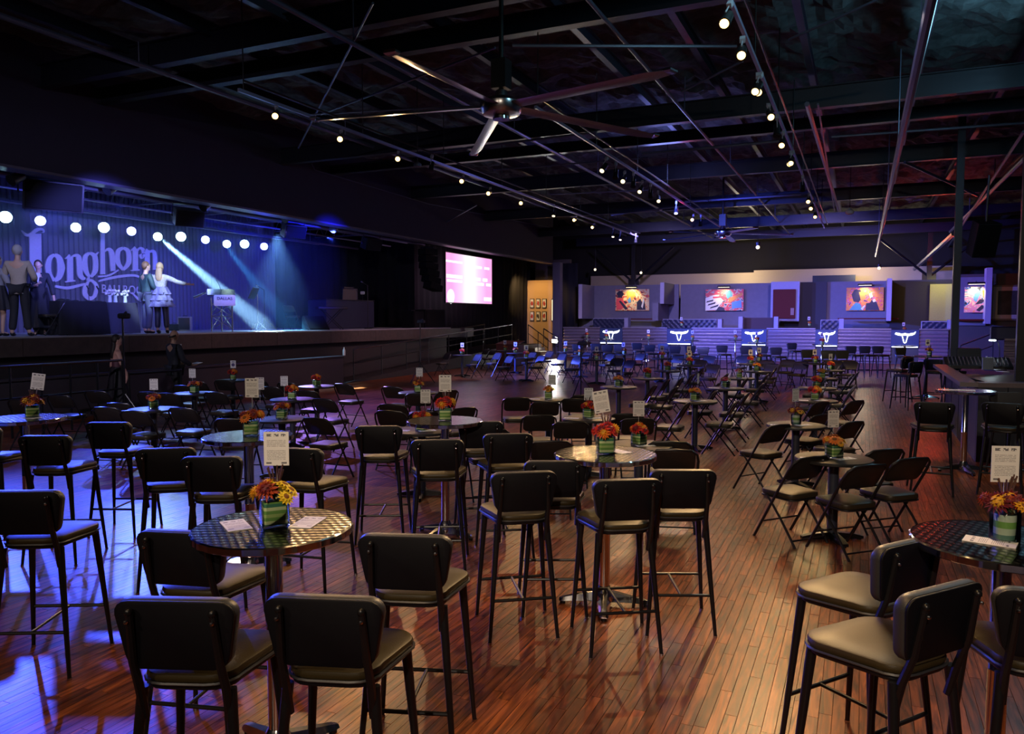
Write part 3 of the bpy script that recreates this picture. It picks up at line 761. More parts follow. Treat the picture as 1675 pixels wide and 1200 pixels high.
# ------------------------------------------------------------------ haze over the stage
m = bpy.data.materials.new('stage_haze'); m.use_nodes = True; nt = m.node_tree
nt.nodes.remove(nt.nodes['Principled BSDF'])
vs = nt.nodes.new('ShaderNodeVolumeScatter'); vs.inputs['Density'].default_value = .032; vs.inputs['Anisotropy'].default_value = .35; vs.inputs['Color'].default_value = (.45,.62,1,1)
nt.links.new(vs.outputs[0], nt.nodes['Material Output'].inputs['Volume'])
mb = MB(); mb.box(((XS+XB)/2, 14.9, 3.12), (abs(XB-XS)-.6, 14.5, 2.9)); o = obj('stage_haze', mesh(mb, 'stage_haze', m, False)); tag(o, 'thin blue haze hanging over the stage', 'haze', None, 'stuff')
p = atx(262, 390, -18.2); q = atx(368, 480, -16.6)
light('SPOT', 'haze_beam', p, q, 95000, (.62,.97,1.0), .05, 9, .3)
p = atx(368, 402, -18.2); q = atx(478, 535, -16.6)
light('SPOT', 'haze_beam', p, q, 7000, (.10,.60,1.0), .05, 14, .35)
p = atx(120, 375, -18.2); q = atx(300, 450, -16.6)
light('SPOT', 'haze_beam', p, q, 500, (.15,.4,1.0), .05, 12, .35)
# ------------------------------------------------------------------ ceiling fans
def fan(px, py, z, R, tips, label):
    c = atz(px, py, z); t = thing('ceiling_fan', label, 'fan', c, 0, 'giant ceiling fans')
    mb = MB(); mb.lathe([(.06,-.16),(.26,-.13),(.30,-.06),(.30,.02),(.22,.08),(.10,.12),(.08,.2)], 28); part('hub', mb, dark_chrome, t)
    mb = MB(); mb.cyl((0,0,.15),(0,0,6.9-z),.035,n=10); mb.box((0,0,.42),(.22,.22,.4)); part('down_rod', mb, lamp_black, t)
    mb = MB(); mb.cyl((0,0,-.16),(0,0,-.2),.12,n=16); part('hub_cap', mb, chrome, t)
    for a in tips:
        mb = MB(); V = []; n = 10
        prof = [(-.10,.0),(-.05,.022),(.02,.026),(.09,.008),(.10,0),(.02,-.008),(-.05,-.008)]
        for k in range(n+1):
            r = .24+(R-.24)*k/n; s = 1.0 if k < n else .55; tw = -.22
            for (y, zz) in prof: V.append((r, y*s*math.cos(tw)-zz*math.sin(tw), y*s*math.sin(tw)+zz*math.cos(tw)-.02))
        m_ = len(prof); Fc = [(k*m_+i, k*m_+(i+1)%m_, (k+1)*m_+(i+1)%m_, (k+1)*m_+i) for k in range(n) for i in range(m_)] + [tuple(range(m_-1,-1,-1)), tuple(range(n*m_,(n+1)*m_))]
        mb.add(V, Fc); b_ = part('blade', mb, fan_metal, t); b_.rotation_euler = (0, .04, a)
        mb = MB(); mb.bbox((R+.02,0,.0),(.10,.16,.06),.02); part('tip', mb, chrome, b_)
    return c
c0 = atz(820, 172, 5.0)
def ang(px, py): p = atz(px, py, 5.0); return math.atan2(p.y-c0.y, p.x-c0.x)
a0 = ang(1112, 122) - .2
fan(820, 172, 5.0, 2.72, [a0+2*PI/5*k for k in range(5)], 'giant five-blade metal ceiling fan over the high tables')
fan(1182, 380, 5.0, 2.3, [.3+2*PI/5*k for k in range(5)], 'distant metal ceiling fan over the rear of the hall')
t = thing('ceiling_sensor', 'small white device hanging from the roof between the two right tracks', 'sensor', atz(1390, 345, 5.4))
mb = MB(); mb.lathe([(.02,-.12),(.12,-.08),(.12,0),(.05,.06),(.02,.1)], 12); part('body', mb, white_paper, t); mb = MB(); mb.cyl((0,0,.1),(0,0,1.4),.01,n=5); part('rod', mb, black_metal, t)
t = thing('ceiling_sensor', 'small pale device on a rod beside the stage-side light track', 'sensor', atz(683, 268, 5.2))
mb = MB(); mb.lathe([(.02,-.07),(.08,-.05),(.08,0),(.03,.04)], 12); part('body', mb, pipe_paint, t); mb = MB(); mb.cyl((0,0,.04),(0,0,1.6),.01,n=5); part('rod', mb, black_metal, t)

# ------------------------------------------------------------------ light tracks and their heads
TZ = 5.35
def track(X, y0, y1, label, redfrom=None):
    t = thing('light_track', label, 'light track', (X, y0, TZ))
    mb = MB(); mb.box((0,(y1-y0)/2,0),(.04,y1-y0,.05)); part('rail', mb, mat('track_rail', (.30,.30,.45), .35, .5), t, False)
    mb = MB(); mb.cyl((.10,0,.12),(.10,y1-y0,.12),.018,n=6); part('cable', mb, black_metal, t)
    for k in range(int((y1-y0)/3)+1): mb = MB(); mb.cyl((0,k*3+.1,.02),(0,k*3+.1,1.4),.010,n=5); part('hanger', mb, black_metal, t)
    return t
XT = [atz(390,140,TZ).x-.15, atz(1030,275,TZ).x, atz(1265,170,TZ).x]
track(XT[0], atx(390,140,XT[0]).y, 31, 'light track nearest the stage with seven glowing lamps')
track(XT[1], 11.5, 31, 'middle light track with small unlit and lit spotlights')
track(XT[2], -4.5, 31, 'light track nearest the bar with many bright lamps')
def head(lens):
    t = thing('track_spotlight', '', 'spotlight')
    mb = MB(); mb.lathe([(.02,-.11),(.05,-.10),(.055,.08),(.062,.09),(.062,.11),(.05,.11)], 14); part('housing', mb, lamp_black, t)
    mb = MB(); mb.lathe([(.048,.105),(.046,.118),(.02,.124),(.005,.125)], 14); part('lens', mb, lens, t)
    mb = MB(); mb.cyl((.07,0,0),(.07,0,-.16),.008,n=6); mb.box((.07,0,-.2),(.05,.05,.09)); part('arm', mb, mat('track_adapter', (.30,.28,.33), .4), t, False)
    return t
hp = {'on': Proto(head(lamp_on)), 'dim': Proto(head(lamp_dim)), 'off': Proto(head(lamp_black))}
rowname = ['track nearest the stage', 'middle track', 'track nearest the bar']
def heads(row, lst):
    seq = {}
    for (px, py, st, aim, pw) in lst:
        X = XT[row]; p = atx(px, py, X+.03); 
        # keep the head just under its track
        p.z = min(max(p.z, TZ-.34), TZ-.12) if row else p.z
        p.z = max(p.z, TZ-.45)
        if aim is None: aim = (p.x+.4, p.y-2.5, 0)
        d = (Vector(aim)-p).normalized(); seq[st] = seq.get(st, 0)+1; k = seq[st]-1
        o = hp[st].put(p, 0, '%s spotlight, %s %s head along the %s' % ({'on':'glowing warm','dim':'faintly lit','off':'unlit black'}[st], order[min(k,13)], {'on':'bright','dim':'dim','off':'dark'}[st], rowname[row]), 'spotlights on the tracks')
        o.rotation_euler = d.to_track_quat('Z', 'X').to_euler()
        if pw: light('SPOT', 'track_lamp', p+d*.16, aim, pw, WARM, .04, 58, .6)
C = (0, 0, HC)
heads(0, [(451,187,'on',(-3,2,.3),240),(557,225,'on',(-3.5,3,.3),200),(651,258,'on',(-3,3.5,.3),200),(756,295,'on',(-4,4,.5),0),(800,315,'on',(-5,5,.5),0),(853,331,'on',(-5,6,.5),160),
          (906,348,'dim',None,0),(940,359,'on',(-6,7,.5),0),(970,371,'on',(-7,8,.5),160),(1003,383,'dim',None,0),(1015,388,'dim',None,0),(706,272,'off',None,0),(1040,392,'off',None,0)])
heads(1, [(988,274,'dim',(-6,10,0),160),(1007,284,'off',None,0),(1020,295,'dim',(-4,9,0),160),(1036,299,'off',None,0),(1048,310,'dim',(-5,12,0),160),(1064,317,'off',None,0),(1077,325,'dim',(-3,14,0),160),(1106,345,'dim',None,0),(1133,358,'on',(-4,12,.5),160),(1146,364,'off',None,0)])
heads(2, [(1188,69,'on',(-2,2.2,0),300),(1213,107,'on',(-1,3.2,0),260),(1212,138,'on',(-.5,2.6,0),240),(1239,152,'on',(-2.6,5,0),0),(1239,181,'on',(-.4,5.6,0),220),(1259,202,'on',(.9,4.6,0),200),
          (1270,245,'off',None,0),(1279,267,'on',(-1.5,8,0),160),(1293,279,'on',(-.5,9,0),0),(1293,291,'on',(-2.5,10,0),160),(1312,322,'off',None,0),(1322,341,'on',(-1.2,13,0),180),(1327,352,'on',(-2.2,15,0),0),(1333,366,'on',(-1,18,0),200)])
# the same track goes on overhead and behind the photographer
for k, (Y, aim, pw) in enumerate([(3.4,(-1.0,3.4,0),120),(1.6,(.9,2.6,0),150),(.4,(-1.9,2.0,0),120),(-1.2,(.6,4.6,0),130)]):
    p = Vector((XT[2], Y, TZ-.2)); d = (Vector(aim)-p).normalized()
    o = hp['on'].put(p, 0, 'glowing warm spotlight high overhead on the track nearest the bar, %s from its end' % order[3-k], 'spotlights on the tracks'); o.rotation_euler = d.to_track_quat('Z', 'X').to_euler()
    light('SPOT', 'track_lamp', p+d*.16, aim, pw, WARM, .03, 50, .35)

# ------------------------------------------------------------------ bar stool
def make_stool():
    t = thing('bar_stool', '', 'bar stool')
    seat = rrect(.34, .40, .10, 5, .45)
    mb = MB(); mb.slab(seat, .750, .785, .014, dome=.010); part('seat', mb, seat_vinyl, t)
    mb = MB(); mb.slab(rrect(.33, .385, .09, 4, .43), .722, .748, .010); part('seat_frame', mb, black_metal, t)
    mb = MB(); mb.tube([(p[0], p[1], .750) for p in rrect(.345,.405,.10,4,.455)], .006, 5, closed=True); part('piping', mb, black_vinyl, t)
    def bend(p):   # x,y outline -> x,z ; z -> thickness in y, with rake and curve
        x, z, th = p; return (x*(1+.14*(z/.25)), -.185 - .32*(z+.02)*.35 - th + .30*x*x, z+.815)
    out = rrect(.355, .25, .055, 5, .375, cy=.125)
    mb = MB(); mb.slab(out, -.002, .045, .012, fn=bend); part('backrest', mb, black_vinyl, t)
    mb = MB(); mb.slab(rrect(.35, .245, .05, 4, .37, cy=.125), .044, .056, .004, fn=bend); part('back_shell', mb, mat('back_shell', (.005,.005,.008), .5, spec=.2), t)
    for s in (-1, 1):
        mb = MB(); mb.tube([(s*.150,-.175,.62),(s*.152,-.205,.74),(s*.150,-.245,.85),(s*.142,-.276,1.03)], [.016,.016,.015,.013], 8); mb.ball((s*.142,-.278,1.03), .015, 8, 5); u = part('back_upright', mb, black_metal, t)
        mb = MB(); mb.ball((s*.145,-.290,1.0), .008, 6, 4); part('screw', mb, dark_chrome, u)
    for sx, sy, tx, ty in ((-1,-1,.155,-.175),(1,-1,.155,-.175),(-1,1,.185,.155),(1,1,.185,.155)):
        bx, by = (.215, -.245) if sy < 0 else (.235, .215)
        mb = MB(); mb.cyl((sx*tx,ty,.73),(sx*bx,by,0),.021,.011,n=10); l = part('leg', mb, black_metal, t)
        mb = MB(); mb.cyl((sx*bx,by,.0),(sx*bx,by,.012),.013,n=8); part('foot', mb, dark_chrome, l)
    def at(sx, sy, z):
        tx, ty, bx, by = (.155,-.175,.215,-.245) if sy < 0 else (.185,.155,.235,.215)
        k = 1-z/.73; return Vector((sx*(tx+(bx-tx)*k), ty+(by-ty)*k, z))
    mb = MB(); mb.cyl(at(-1,1,.26), at(1,1,.26), .010, n=8); part('footrest', mb, black_metal, t)
    mb = MB(); mb.cyl(at(-1,-1,.26), at(1,-1,.26), .010, n=8); part('footrest', mb, black_metal, t)
    a = (at(-1,1,.26)+at(1,1,.26))/2; b = (at(-1,-1,.26)+at(1,-1,.26))/2
    mb = MB(); mb.cyl(a, b, .009, n=8); part('stretcher', mb, black_metal, t)
    return t
# ------------------------------------------------------------------ folding chair
def make_fold():
    t = thing('folding_chair', '', 'chair')
    W = .225; hb = []
    for k in range(9):
        a = PI*k/8; hb.append((W*.80+ .0 if False else math.cos(a)*.0, 0, 0))
    # A-frame: front feet up to the rounded top of the back
    top = .79; pts = []
    def on(x, z): k = z/top; return (x, .235-.47*k, z)
    pts = [on(-W,0), on(-W,.4), on(-W,.68), on(-W*.93,.745), on(-W*.70,.782), on(0,.79), on(W*.70,.782), on(W*.93,.745), on(W,.68), on(W,.4), on(W,0)]
    mb = MB(); mb.tube(pts, .0125, 8); part('frame', mb, fold_frame, t)
    for s in (-1, 1):
        mb = MB(); mb.tube([(s*(W-.03),.12,.415),(s*(W-.03),-.06,.22),(s*(W-.03),-.235,0)], .011, 8); part('leg', mb, fold_frame, t)
    mb = MB(); mb.cyl(on(-W,.16), on(W,.16), .008, n=6); part('crossbar', mb, fold_frame, t)
    mb = MB(); mb.cyl((-W+.03,-.20,.055),(W-.03,-.20,.055), .008, n=6); part('crossbar', mb, fold_frame, t)
    mb = MB(); mb.slab(rrect(.36,.38,.07,4,.39,cy=.025), .405, .455, .014, dome=.008); part('seat', mb, fold_seat, t)
    mb = MB(); mb.slab(rrect(.37,.39,.07,3,.40,cy=.025), .392, .405, .004); part('seat_pan', mb, fold_frame, t)
    def bend(p):
        x, z, th = p; zz = z+.57; return (x, .235-.47*zz/top + .018 - th - .05 + .8*(x*x)+.0, zz)
    mb = MB(); mb.slab(rrect(.40,.205,.05,4,.40,cy=.105), -.034, -.006, .009, fn=bend); part('backrest', mb, mat('folding_back_pad', (.020,.018,.018), .38, bump=(160,.05)), t)
    return t
# ------------------------------------------------------------------ tables
def make_high():
    t = thing('high_table', '', 'table')
    mb = MB(); mb.cyl((0,0,1.058),(0,0,1.070),.343,n=56); part('tabletop', mb, swirl_top, t)
    mb = MB(); V = []; n = 112; prof = [(.343,1.071),(.350,1.066),(.350,1.040),(.345,1.036),(.30,1.045)]
    for (r, z) in prof:
        for k in range(n):
            a = 2*PI*k/n; rr = r + (.0022*math.sin(a*28) if r > .344 else 0); V.append((rr*math.cos(a), rr*math.sin(a), z))
    mb.add(V, [(i*n+k, i*n+(k+1)%n, (i+1)*n+(k+1)%n, (i+1)*n+k) for i in range(4) for k in range(n)]); part('edge_band', mb, chrome, t)
    mb = MB(); mb.lathe([(.038,.06),(.038,.52),(.0395,.522),(.038,.525),(.038,1.03)], 24); part('column', mb, chrome, t)
    mb = MB(); mb.lathe([(.16,1.030),(.16,1.038),(.05,1.045)], 20); part('mounting_plate', mb, black_metal, t)
    mb = MB(); mb.lathe([(.07,.035),(.075,.06),(.06,.10),(.045,.13),(.039,.14)], 20); part('base_hub', mb, chrome, t)
    for k in range(4):
        mb = MB(); V = []
        for (r, w_, z0, z1) in ((.03,.05,.035,.105),(.12,.042,.035,.085),(.22,.035,.030,.062),(.29,.030,.022,.046),(.315,.022,.022,.036)):
            V += [(r,-w_,z0),(r,w_,z0),(r,w_*.5,z1),(r,-w_*.5,z1)]
        Fc = [(i*4+j, i*4+(j+1)%4, (i+1)*4+(j+1)%4, (i+1)*4+j) for i in range(4) for j in range(4)] + [(3,2,1,0),(16,17,18,19)]
        mb.add(V, Fc); l = part('base_arm', mb, chrome, t, rot=(0,0,k*PI/2))
        mb = MB(); mb.cyl((.29,0,0),(.29,0,.024),.02,n=10); part('foot', mb, black_metal, l)
    return t
def make_low():
    t = thing('low_table', '', 'table')
    mb = MB(); mb.slab([(.33*math.cos(2*PI*k/40), .33*math.sin(2*PI*k/40)) for k in range(40)], .722, .750, .004); part('tabletop', mb, low_top, t)
    mb = MB(); n = 40; V = [(r*math.cos(2*PI*k/n), r*math.sin(2*PI*k/n), z) for (r, z) in ((.331,.748),(.335,.744),(.335,.726),(.331,.722)) for k in range(n)]
    mb.add(V, [(i*n+k, (i+1)*n+k, (i+1)*n+(k+1)%n, i*n+(k+1)%n) for i in range(3) for k in range(n)]); part('edge_band', mb, low_edge, t)
    mb = MB(); mb.cyl((0,0,.05),(0,0,.72),.045,n=16); part('column', mb, mat('blue_black_post', (.03,.035,.06), .4), t)
    for k in range(4):
        mb = MB(); V = []
        for (r, w_, z1) in ((.03,.035,.075),(.20,.030,.055),(.28,.025,.035)): V += [(r,-w_,.012),(r,w_,.012),(r,w_,z1),(r,-w_,z1)]
        Fc = [(i*4+j, i*4+(j+1)%4, (i+1)*4+(j+1)%4, (i+1)*4+j) for i in range(2) for j in range(4)] + [(3,2,1,0),(8,9,10,11)]
        mb.add(V, Fc); l = part('base_arm', mb, black_metal, t, rot=(0,0,k*PI/2+.4))
        mb = MB(); mb.cyl((.25,0,0),(.25,0,.014),.02,n=8); part('foot', mb, black_metal, l)
    return t
P_stool = Proto(make_stool()); P_fold = Proto(make_fold()); P_high = Proto(make_high()); P_low = Proto(make_low())

# ------------------------------------------------------------------ flowers
FC = {'yellow': (.95,.58,.02), 'gold': (.85,.38,.02), 'orange': (.90,.20,.02), 'rust': (.42,.06,.015), 'red': (.72,.03,.02), 'pink': (.62,.04,.08), 'cream': (.75,.55,.25), 'wine': (.14,.01,.02)}
def flmat(c): return mat('petal_'+c, FC[c], .6, var=.35)
def daisy(c):
    mb = MB()
    for ly, (R, n, lift) in enumerate(((.030,13,.004),(.022,10,.010))):
        for k in range(n):
            a = 2*PI*k/n + ly*.2; ca, sa = math.cos(a), math.sin(a); w_ = R*.24
            pts = [(.005,0,0),(R*.5,-w_,lift*.7),(R,0,lift*.2),(R*.5,w_,lift*.7)]
            mb.add([(x*ca-y*sa, x*sa+y*ca, z+ly*.003) for x, y, z in pts], [(0,1,2,3)])
    o1 = mesh(mb, 'petals_'+c, flmat(c), False)
    mb = MB(); mb.ball((0,0,.006), .010, 8, 5, (1,1,.6)); return o1, mesh(mb, 'flower_heart', mat('flower_heart', (.20,.07,.01), .8))
def mum(c):
    mb = MB(); N = 46
    for k in range(N):
        ph = math.acos(1-1.35*(k+.5)/N); a = k*2.39996; d = Vector((math.sin(ph)*math.cos(a), math.sin(ph)*math.sin(a), math.cos(ph)))
        s = d.orthogonal().normalized(); s = (s - s.z*Vector((0,0,.5))).normalized(); p = Vector((0,0,0)); tip = d*.031+Vector((0,0,-.006)); w_ = .0048
        mid = d*.018
        mb.add([d*.006, mid-s*w_, tip, mid+s*w_], [(0,1,2,3)])
    o1 = mesh(mb, 'petals_'+c, flmat(c), False)
    mb = MB(); mb.ball((0,0,.002), .017, 8, 5); return o1, mesh(mb, 'flower_heart', flmat('wine' if c in ('red','rust') else 'gold'))
FM = {}
def fmesh(kind, c):
    if (kind, c) not in FM: FM[(kind, c)] = (daisy if kind == 'd' else mum)(c)
    return FM[(kind, c)]
mb = MB()
for k, (a, L) in enumerate(((0,.07),)):
    mb.add([(0,0,0),(.015,.0,L*.4),(.0,.004,L),(-.015,0,L*.4),(0,.006,L*.4)], [(0,1,4),(1,2,4),(2,3,4),(3,0,4)])
leaf_me = mesh(mb, 'leaf', leafg, True)
mb = MB()
for k in range(9):
    a = k*2.4; mb.cyl((0,0,0),(.03*math.cos(a),.03*math.sin(a),.085+.01*(k%3)),.0016,.0032,n=4)
twig_me = mesh(mb, 'dried_filler', mat('dried_filler', (.10,.045,.035), .8), False)
def arrangement(pal, seed, spread=.085, tall=False, rounded=False):
    rr = random.Random(seed); t = thing('flower_arrangement', '', 'flowers')
    mb = MB()
    if rounded: mb.lathe([(.054,0),(.058,.004),(.058,.118),(.055,.122)], 22)
    else: mb.slab(rrect(.118,.118,.010,3), 0, .122, .003)
    part('vase', mb, glass, t)
    mb = MB()
    if rounded: mb.lathe([(.040,.006),(.042,.010),(.042,.105),(.04,.112)], 20)
    else: mb.slab(rrect(.104,.104,.014,3), .008, .112, .004)
    part('leaf_wrap', mb, leaf_band_pale if rounded else leaf_band, t)
    N = 9
    for k in range(N):
        kind, c = pal[k % len(pal)]
        a = k*2.39996+rr.random(); r = spread*math.sqrt((k+.3)/N)*(.95+.2*rr.random()); z = .175 - r*r*4.5 + rr.uniform(-.008,.014)
        pm, hm = fmesh(kind, c); f = obj('blossom', pm, t, (r*math.cos(a), r*math.sin(a), z))
        d = Vector((math.cos(a)*r*9, math.sin(a)*r*9, .62+rr.random()*.3)).normalized(); q = d.to_track_quat('Z','Y').to_euler(); f.rotation_euler = q; s = rr.uniform(1.3,1.7) if k%4 else rr.uniform(1.7,2.1); f.scale = (s,s,s)
        obj('flower_heart', hm, f)
    for k in range(5):
        a = k*1.3+rr.random(); f = obj('leaf', leaf_me, t, (.035*math.cos(a), .035*math.sin(a), .115)); f.rotation_euler = (rr.uniform(.5,1.1), 0, a-PI/2); f.scale = (1.1,1.1,1.2)
    f = obj('dried_filler', twig_me, t, (.01,.02,.13)); f.scale = (1.2,1.2,1.35) if tall else (.9,.9,.9)
    return t
PAL = {'yellow and rust': ([('d','yellow'),('m','gold'),('d','yellow'),('d','yellow'),('m','rust')], True, False),
       'rust orange': ([('m','rust'),('m','orange'),('m','rust'),('d','orange')], False, False),
       'red and gold': ([('m','red'),('m','gold'),('m','red'),('m','orange')], True, False),
       'red': ([('m','red'),('m','rust'),('m','red'),('m','gold')], False, False),
       'orange and yellow': ([('d','orange'),('d','yellow'),('m','orange'),('d','gold')], False, False),
       'pink and cream': ([('d','pink'),('d','cream'),('d','yellow'),('d','cream')], False, False),
       'brown and orange': ([('m','wine'),('d','gold'),('m','rust'),('d','orange')], True, False),
       'orange red': ([('m','orange'),('m','red'),('m','orange')], False, False),
       'dark red and yellow': ([('m','wine'),('d','yellow'),('m','rust'),('d','gold')], True, True)}
P_fl = {k: Proto(arrangement(v[0], i*5+3, tall=v[1], rounded=v[2])) for i, (k, v) in enumerate(PAL.items())}
def make_card(m):
    t = thing('table_card', '', 'card')
    mb = MB(); mb.box((0,0,.077),(.112,.0012,.154)); part('paper', mb, m, t, False)
    mb = MB(); mb.cyl((0,.002,.02),(0,.002,-.17),.0022,n=5); part('pick', mb, pick_m, t)
    return t
P_card = {'p': Proto(make_card(card_print)), 'n': Proto(make_card(card_dot))}
def make_sheet():
    mb = MB(); mb.box((0,0,.077),(.105,.003,.19)); o = obj('program_sheet', mesh(mb, 'program_sheet', card_print, False)); return tag(o, '', 'paper')
_sh = make_sheet(); sheet_used = [False]
def put_sheet(loc, rz, label, group):
    o = _sh if not sheet_used[0] else _sh.copy()
    if sheet_used[0]: COL.objects.link(o)
    sheet_used[0] = True
    o.location = loc; o.rotation_euler = (-PI/2, 0, rz); o['label'] = label; o['group'] = group
    c = Vector((math.cos(rz), math.sin(rz), 0)); return o

ORD = ['nearest', 'second', 'third', 'fourth', 'fifth', 'sixth', 'seventh', 'eighth', 'ninth', 'tenth']
TABLES = []   # (pos, phrase, height)
fwd = Vector((-math.sin(YAW), math.cos(YAW), 0)); rgt = Vector((math.cos(YAW), math.sin(YAW), 0))
def table(px, py, z, phrase, label, group, flowers=None, card=None, sheets=(), cdy=0, tilt=0.0, frot=.3, fo=(0,0)):
    p = atz(px, py, z); base = Vector((p.x, p.y, 0)); rz = random.uniform(0, 1.5)
    (P_high if z > 1 else P_low).put(base, rz if (px,py)!=(990,741) else .30, label, group)
    TABLES.append((base, phrase, z))
    fp = base + rgt*fo[0] + fwd*fo[1]
    if flowers: P_fl[flowers].put((fp.x, fp.y, z+.0012), frot, '%s flowers in striped cube on %s' % (flowers, phrase), 'flower arrangements on the tables')
    if card:
        kind, dx, dz, turn = card
        q = fp + rgt*dx - fwd*.01*0 + fwd*.03
        o = P_card[kind].put((q.x, q.y, z+dz), YAW+turn, ('white printed card' if kind=='p' else 'small numbered white card')+' on a pick above %s' % phrase, 'cards standing in the flowers')
        o.rotation_euler = (0, tilt, YAW+turn)
    for k, (dx, dy, r) in enumerate(sheets):
        q = base + rgt*dx + fwd*dy
        side = 'stage side' if dx < 0 else 'bar side'
        put_sheet((q.x, q.y, z+.0025), YAW+r, 'printed sheet lying on the %s of %s' % (side, phrase), 'printed sheets on the tables')
HG = 'round steel high tables'
table(447, 860, 1.07, 'the steel high table with yellow flowers', 'round swirl-steel high table with yellow flowers and two sheets', HG, 'yellow and rust', ('p', .005, .265, .05), [(-.13,-.06,.55),(.13,-.02,-.15)], frot=YAW+.45, fo=(0,.02))
table(406, 712, 1.07, 'the blue-lit steel high table', 'round steel high table lit blue with rust flowers', HG, 'rust orange', ('p', 0, .30, -.1), frot=YAW+.2, fo=(.02,.02))
table(728, 687, 1.07, 'the central steel high table', 'round steel high table with red flowers near the central aisle', HG, 'red and gold', ('p', 0, .26, 0), frot=YAW+.1)
table(990, 741, 1.07, 'the high table with splayed chrome foot', 'round steel high table with red and gold flowers and chrome cross foot showing', HG, 'red and gold', ('p', -.015, .28, .15), [(.14,0,.6)], tilt=-.16, frot=YAW+.1)
table(40, 683, 1.07, 'the frame-edge high table below the stage', 'round steel high table with brown flowers below the stage people', HG, 'brown and orange', ('p', .03, .26, .3), [(.14,-.03,1.2)], tilt=.15, frot=YAW+.5, fo=(.06,.03))
table(1640, 885, 1.07, 'the steel table beside two brown stools', 'round steel high table cut by the frame beside two brown-lit stools', HG, 'dark red and yellow', ('p', .01, .24, -.1), [(.0,-.06,.9)], fo=(.02,.02))
table(1580, 638, 1.07, 'the bare steel table by the sound desk', 'round steel high table with only papers beside the sound desk', HG, None, None, [(-.1,.02,1.3),(.07,-.05,1.1)])
table(1516, 582, 1.07, 'the high table before the rear column', 'round steel high table ringed by stools near the rear column', HG, 'dark red and yellow', ('n', -.03, .26, 0), fo=(.06,0))
for k, (x, y, f, c) in enumerate([(960,551,'orange red','n'),(992,554,'red','n'),(1061,554,'orange and yellow','n'),(1133,556,'orange and yellow','n'),(1203,555.5,'brown and orange','n'),(1238,560,'red','n'),(1345,563,'orange red','n'),(1480,565,None,None)]):
    table(x, y, 1.07, 'the %s high table along the rear' % ORD[k].replace('nearest','first'), 'far steel high table before the corrugated wall, %s from the ramp' % ORD[k].replace('nearest','first') if k else 'far steel high table before the corrugated wall, first from the ramp', HG, f, (c, -.01, .27, 0) if c else None)
def lows(row, lst):
    for k, (x, y, f, c, sh) in enumerate(lst):
        ph = 'the %s %s table' % (ORD[k], row)
        table(x, y, .75, ph, 'low black pedestal table with a dark round top, %s in the %s row' % (ORD[k], row), 'low pedestal tables', f, c, sh, frot=random.uniform(0,1.5))
two = [(-.15,-.08,1.3),(.14,-.04,1.9)]
one = [(.13,-.05,1.7)]
lows('stage-edge', [(461,684,'rust orange',('p',-.28,.36,0),()),(251,668,'rust orange',('p',.0,.26,.1),()),(478,652,'orange red',('p',-.13,.20,.1),()),(318,642,'rust orange',('p',-.04,.25,0),()),(518,631,'orange red',None,()),(381,621,'orange red',('n',0,.24,0),())])
lows('centre', [(1045,727,'orange red',('p',-.0,.28,-.1),one),(690,703,'red and gold',('p',.04,.30,0),two),(963,683,'red and gold',('p',0,.22,0),two),(897,652,'orange and yellow',('p',.06,.22,0),two),(684,641,'brown and orange',('p',.02,.26,0),[(.14,-.04,.3)])])
lows('ramp-side', [(976,588,'pink and cream',('n',0,.24,0),one),(861,585,'orange red',('n',0,.24,0),one),(1083,586,'orange red',('n',0,.24,0),()),(756,580,'orange red',('n',0,.26,0),()),(949,581,'orange and yellow',('n',0,.24,0),()),(1021,579,'brown and orange',('n',-.03,.26,0),one),(843,577,'rust orange',('n',0,.24,0),()),(925,575,'orange and yellow',('n',0,.24,0),()),(826,573,'brown and orange',('n',0,.24,0),())])
lows('dance-floor', [(1012,632,'orange and yellow',('p',.05,.22,1.3),one),(1059,618,'orange red',('p',.03,.22,1.3),one),(1092,606,'orange red',('p',0,.24,1.3),one),(1128,597,'orange red',('n',0,.24,0),()),(1127,587,'orange and yellow',('n',0,.24,0),())])
lows('middle', [(1137,655,'orange and yellow',('p',.05,.26,1.1),two),(1187,634,'pink and cream',('p',.06,.24,1.3),two),(1209,618,'pink and cream',('p',-.05,.24,1.4),one),(1238,607,'orange and yellow',('p',-.02,.26,1.3),one),(1228,595,'orange red',('n',0,.24,0),()),(1242,590,'brown and orange',('n',0,.24,0),())])
lows('aisle', [(1364,748,'orange and yellow',('p',.0,.27,.2),two),(1302,694,'dark red and yellow',('p',.0,.27,.5),two),(1333,654,'orange red',None,two),(1336,634,'orange red',None,one),(1344,618,'orange and yellow',None,()),(1359,605,'orange red',('n',0,.24,.4),one),(1333,594,'red',('n',0,.24,0),())])
t = thing('flower_arrangement', 'dark flower jar on the platform wall above the steer signs', 'flowers')
bpy.data.objects.remove(t)
for (x, y, l) in ((1115,531,'third booth bay'),(1324,531,'fourth booth bay'),(1479,541,'booth nearest the rear column')):
    p = aty(x, y, 38.3); P_fl['brown and orange'].put((p.x, p.y, p.z-.05), .2, 'small dark flowers on the platform wall at the %s' % l, 'flower arrangements on the tables')
    o = P_card['n'].put((p.x-.03, p.y+.05, p.z+.22), YAW, 'numbered card over the flowers on the platform wall at the %s' % l, 'cards standing in the flowers')

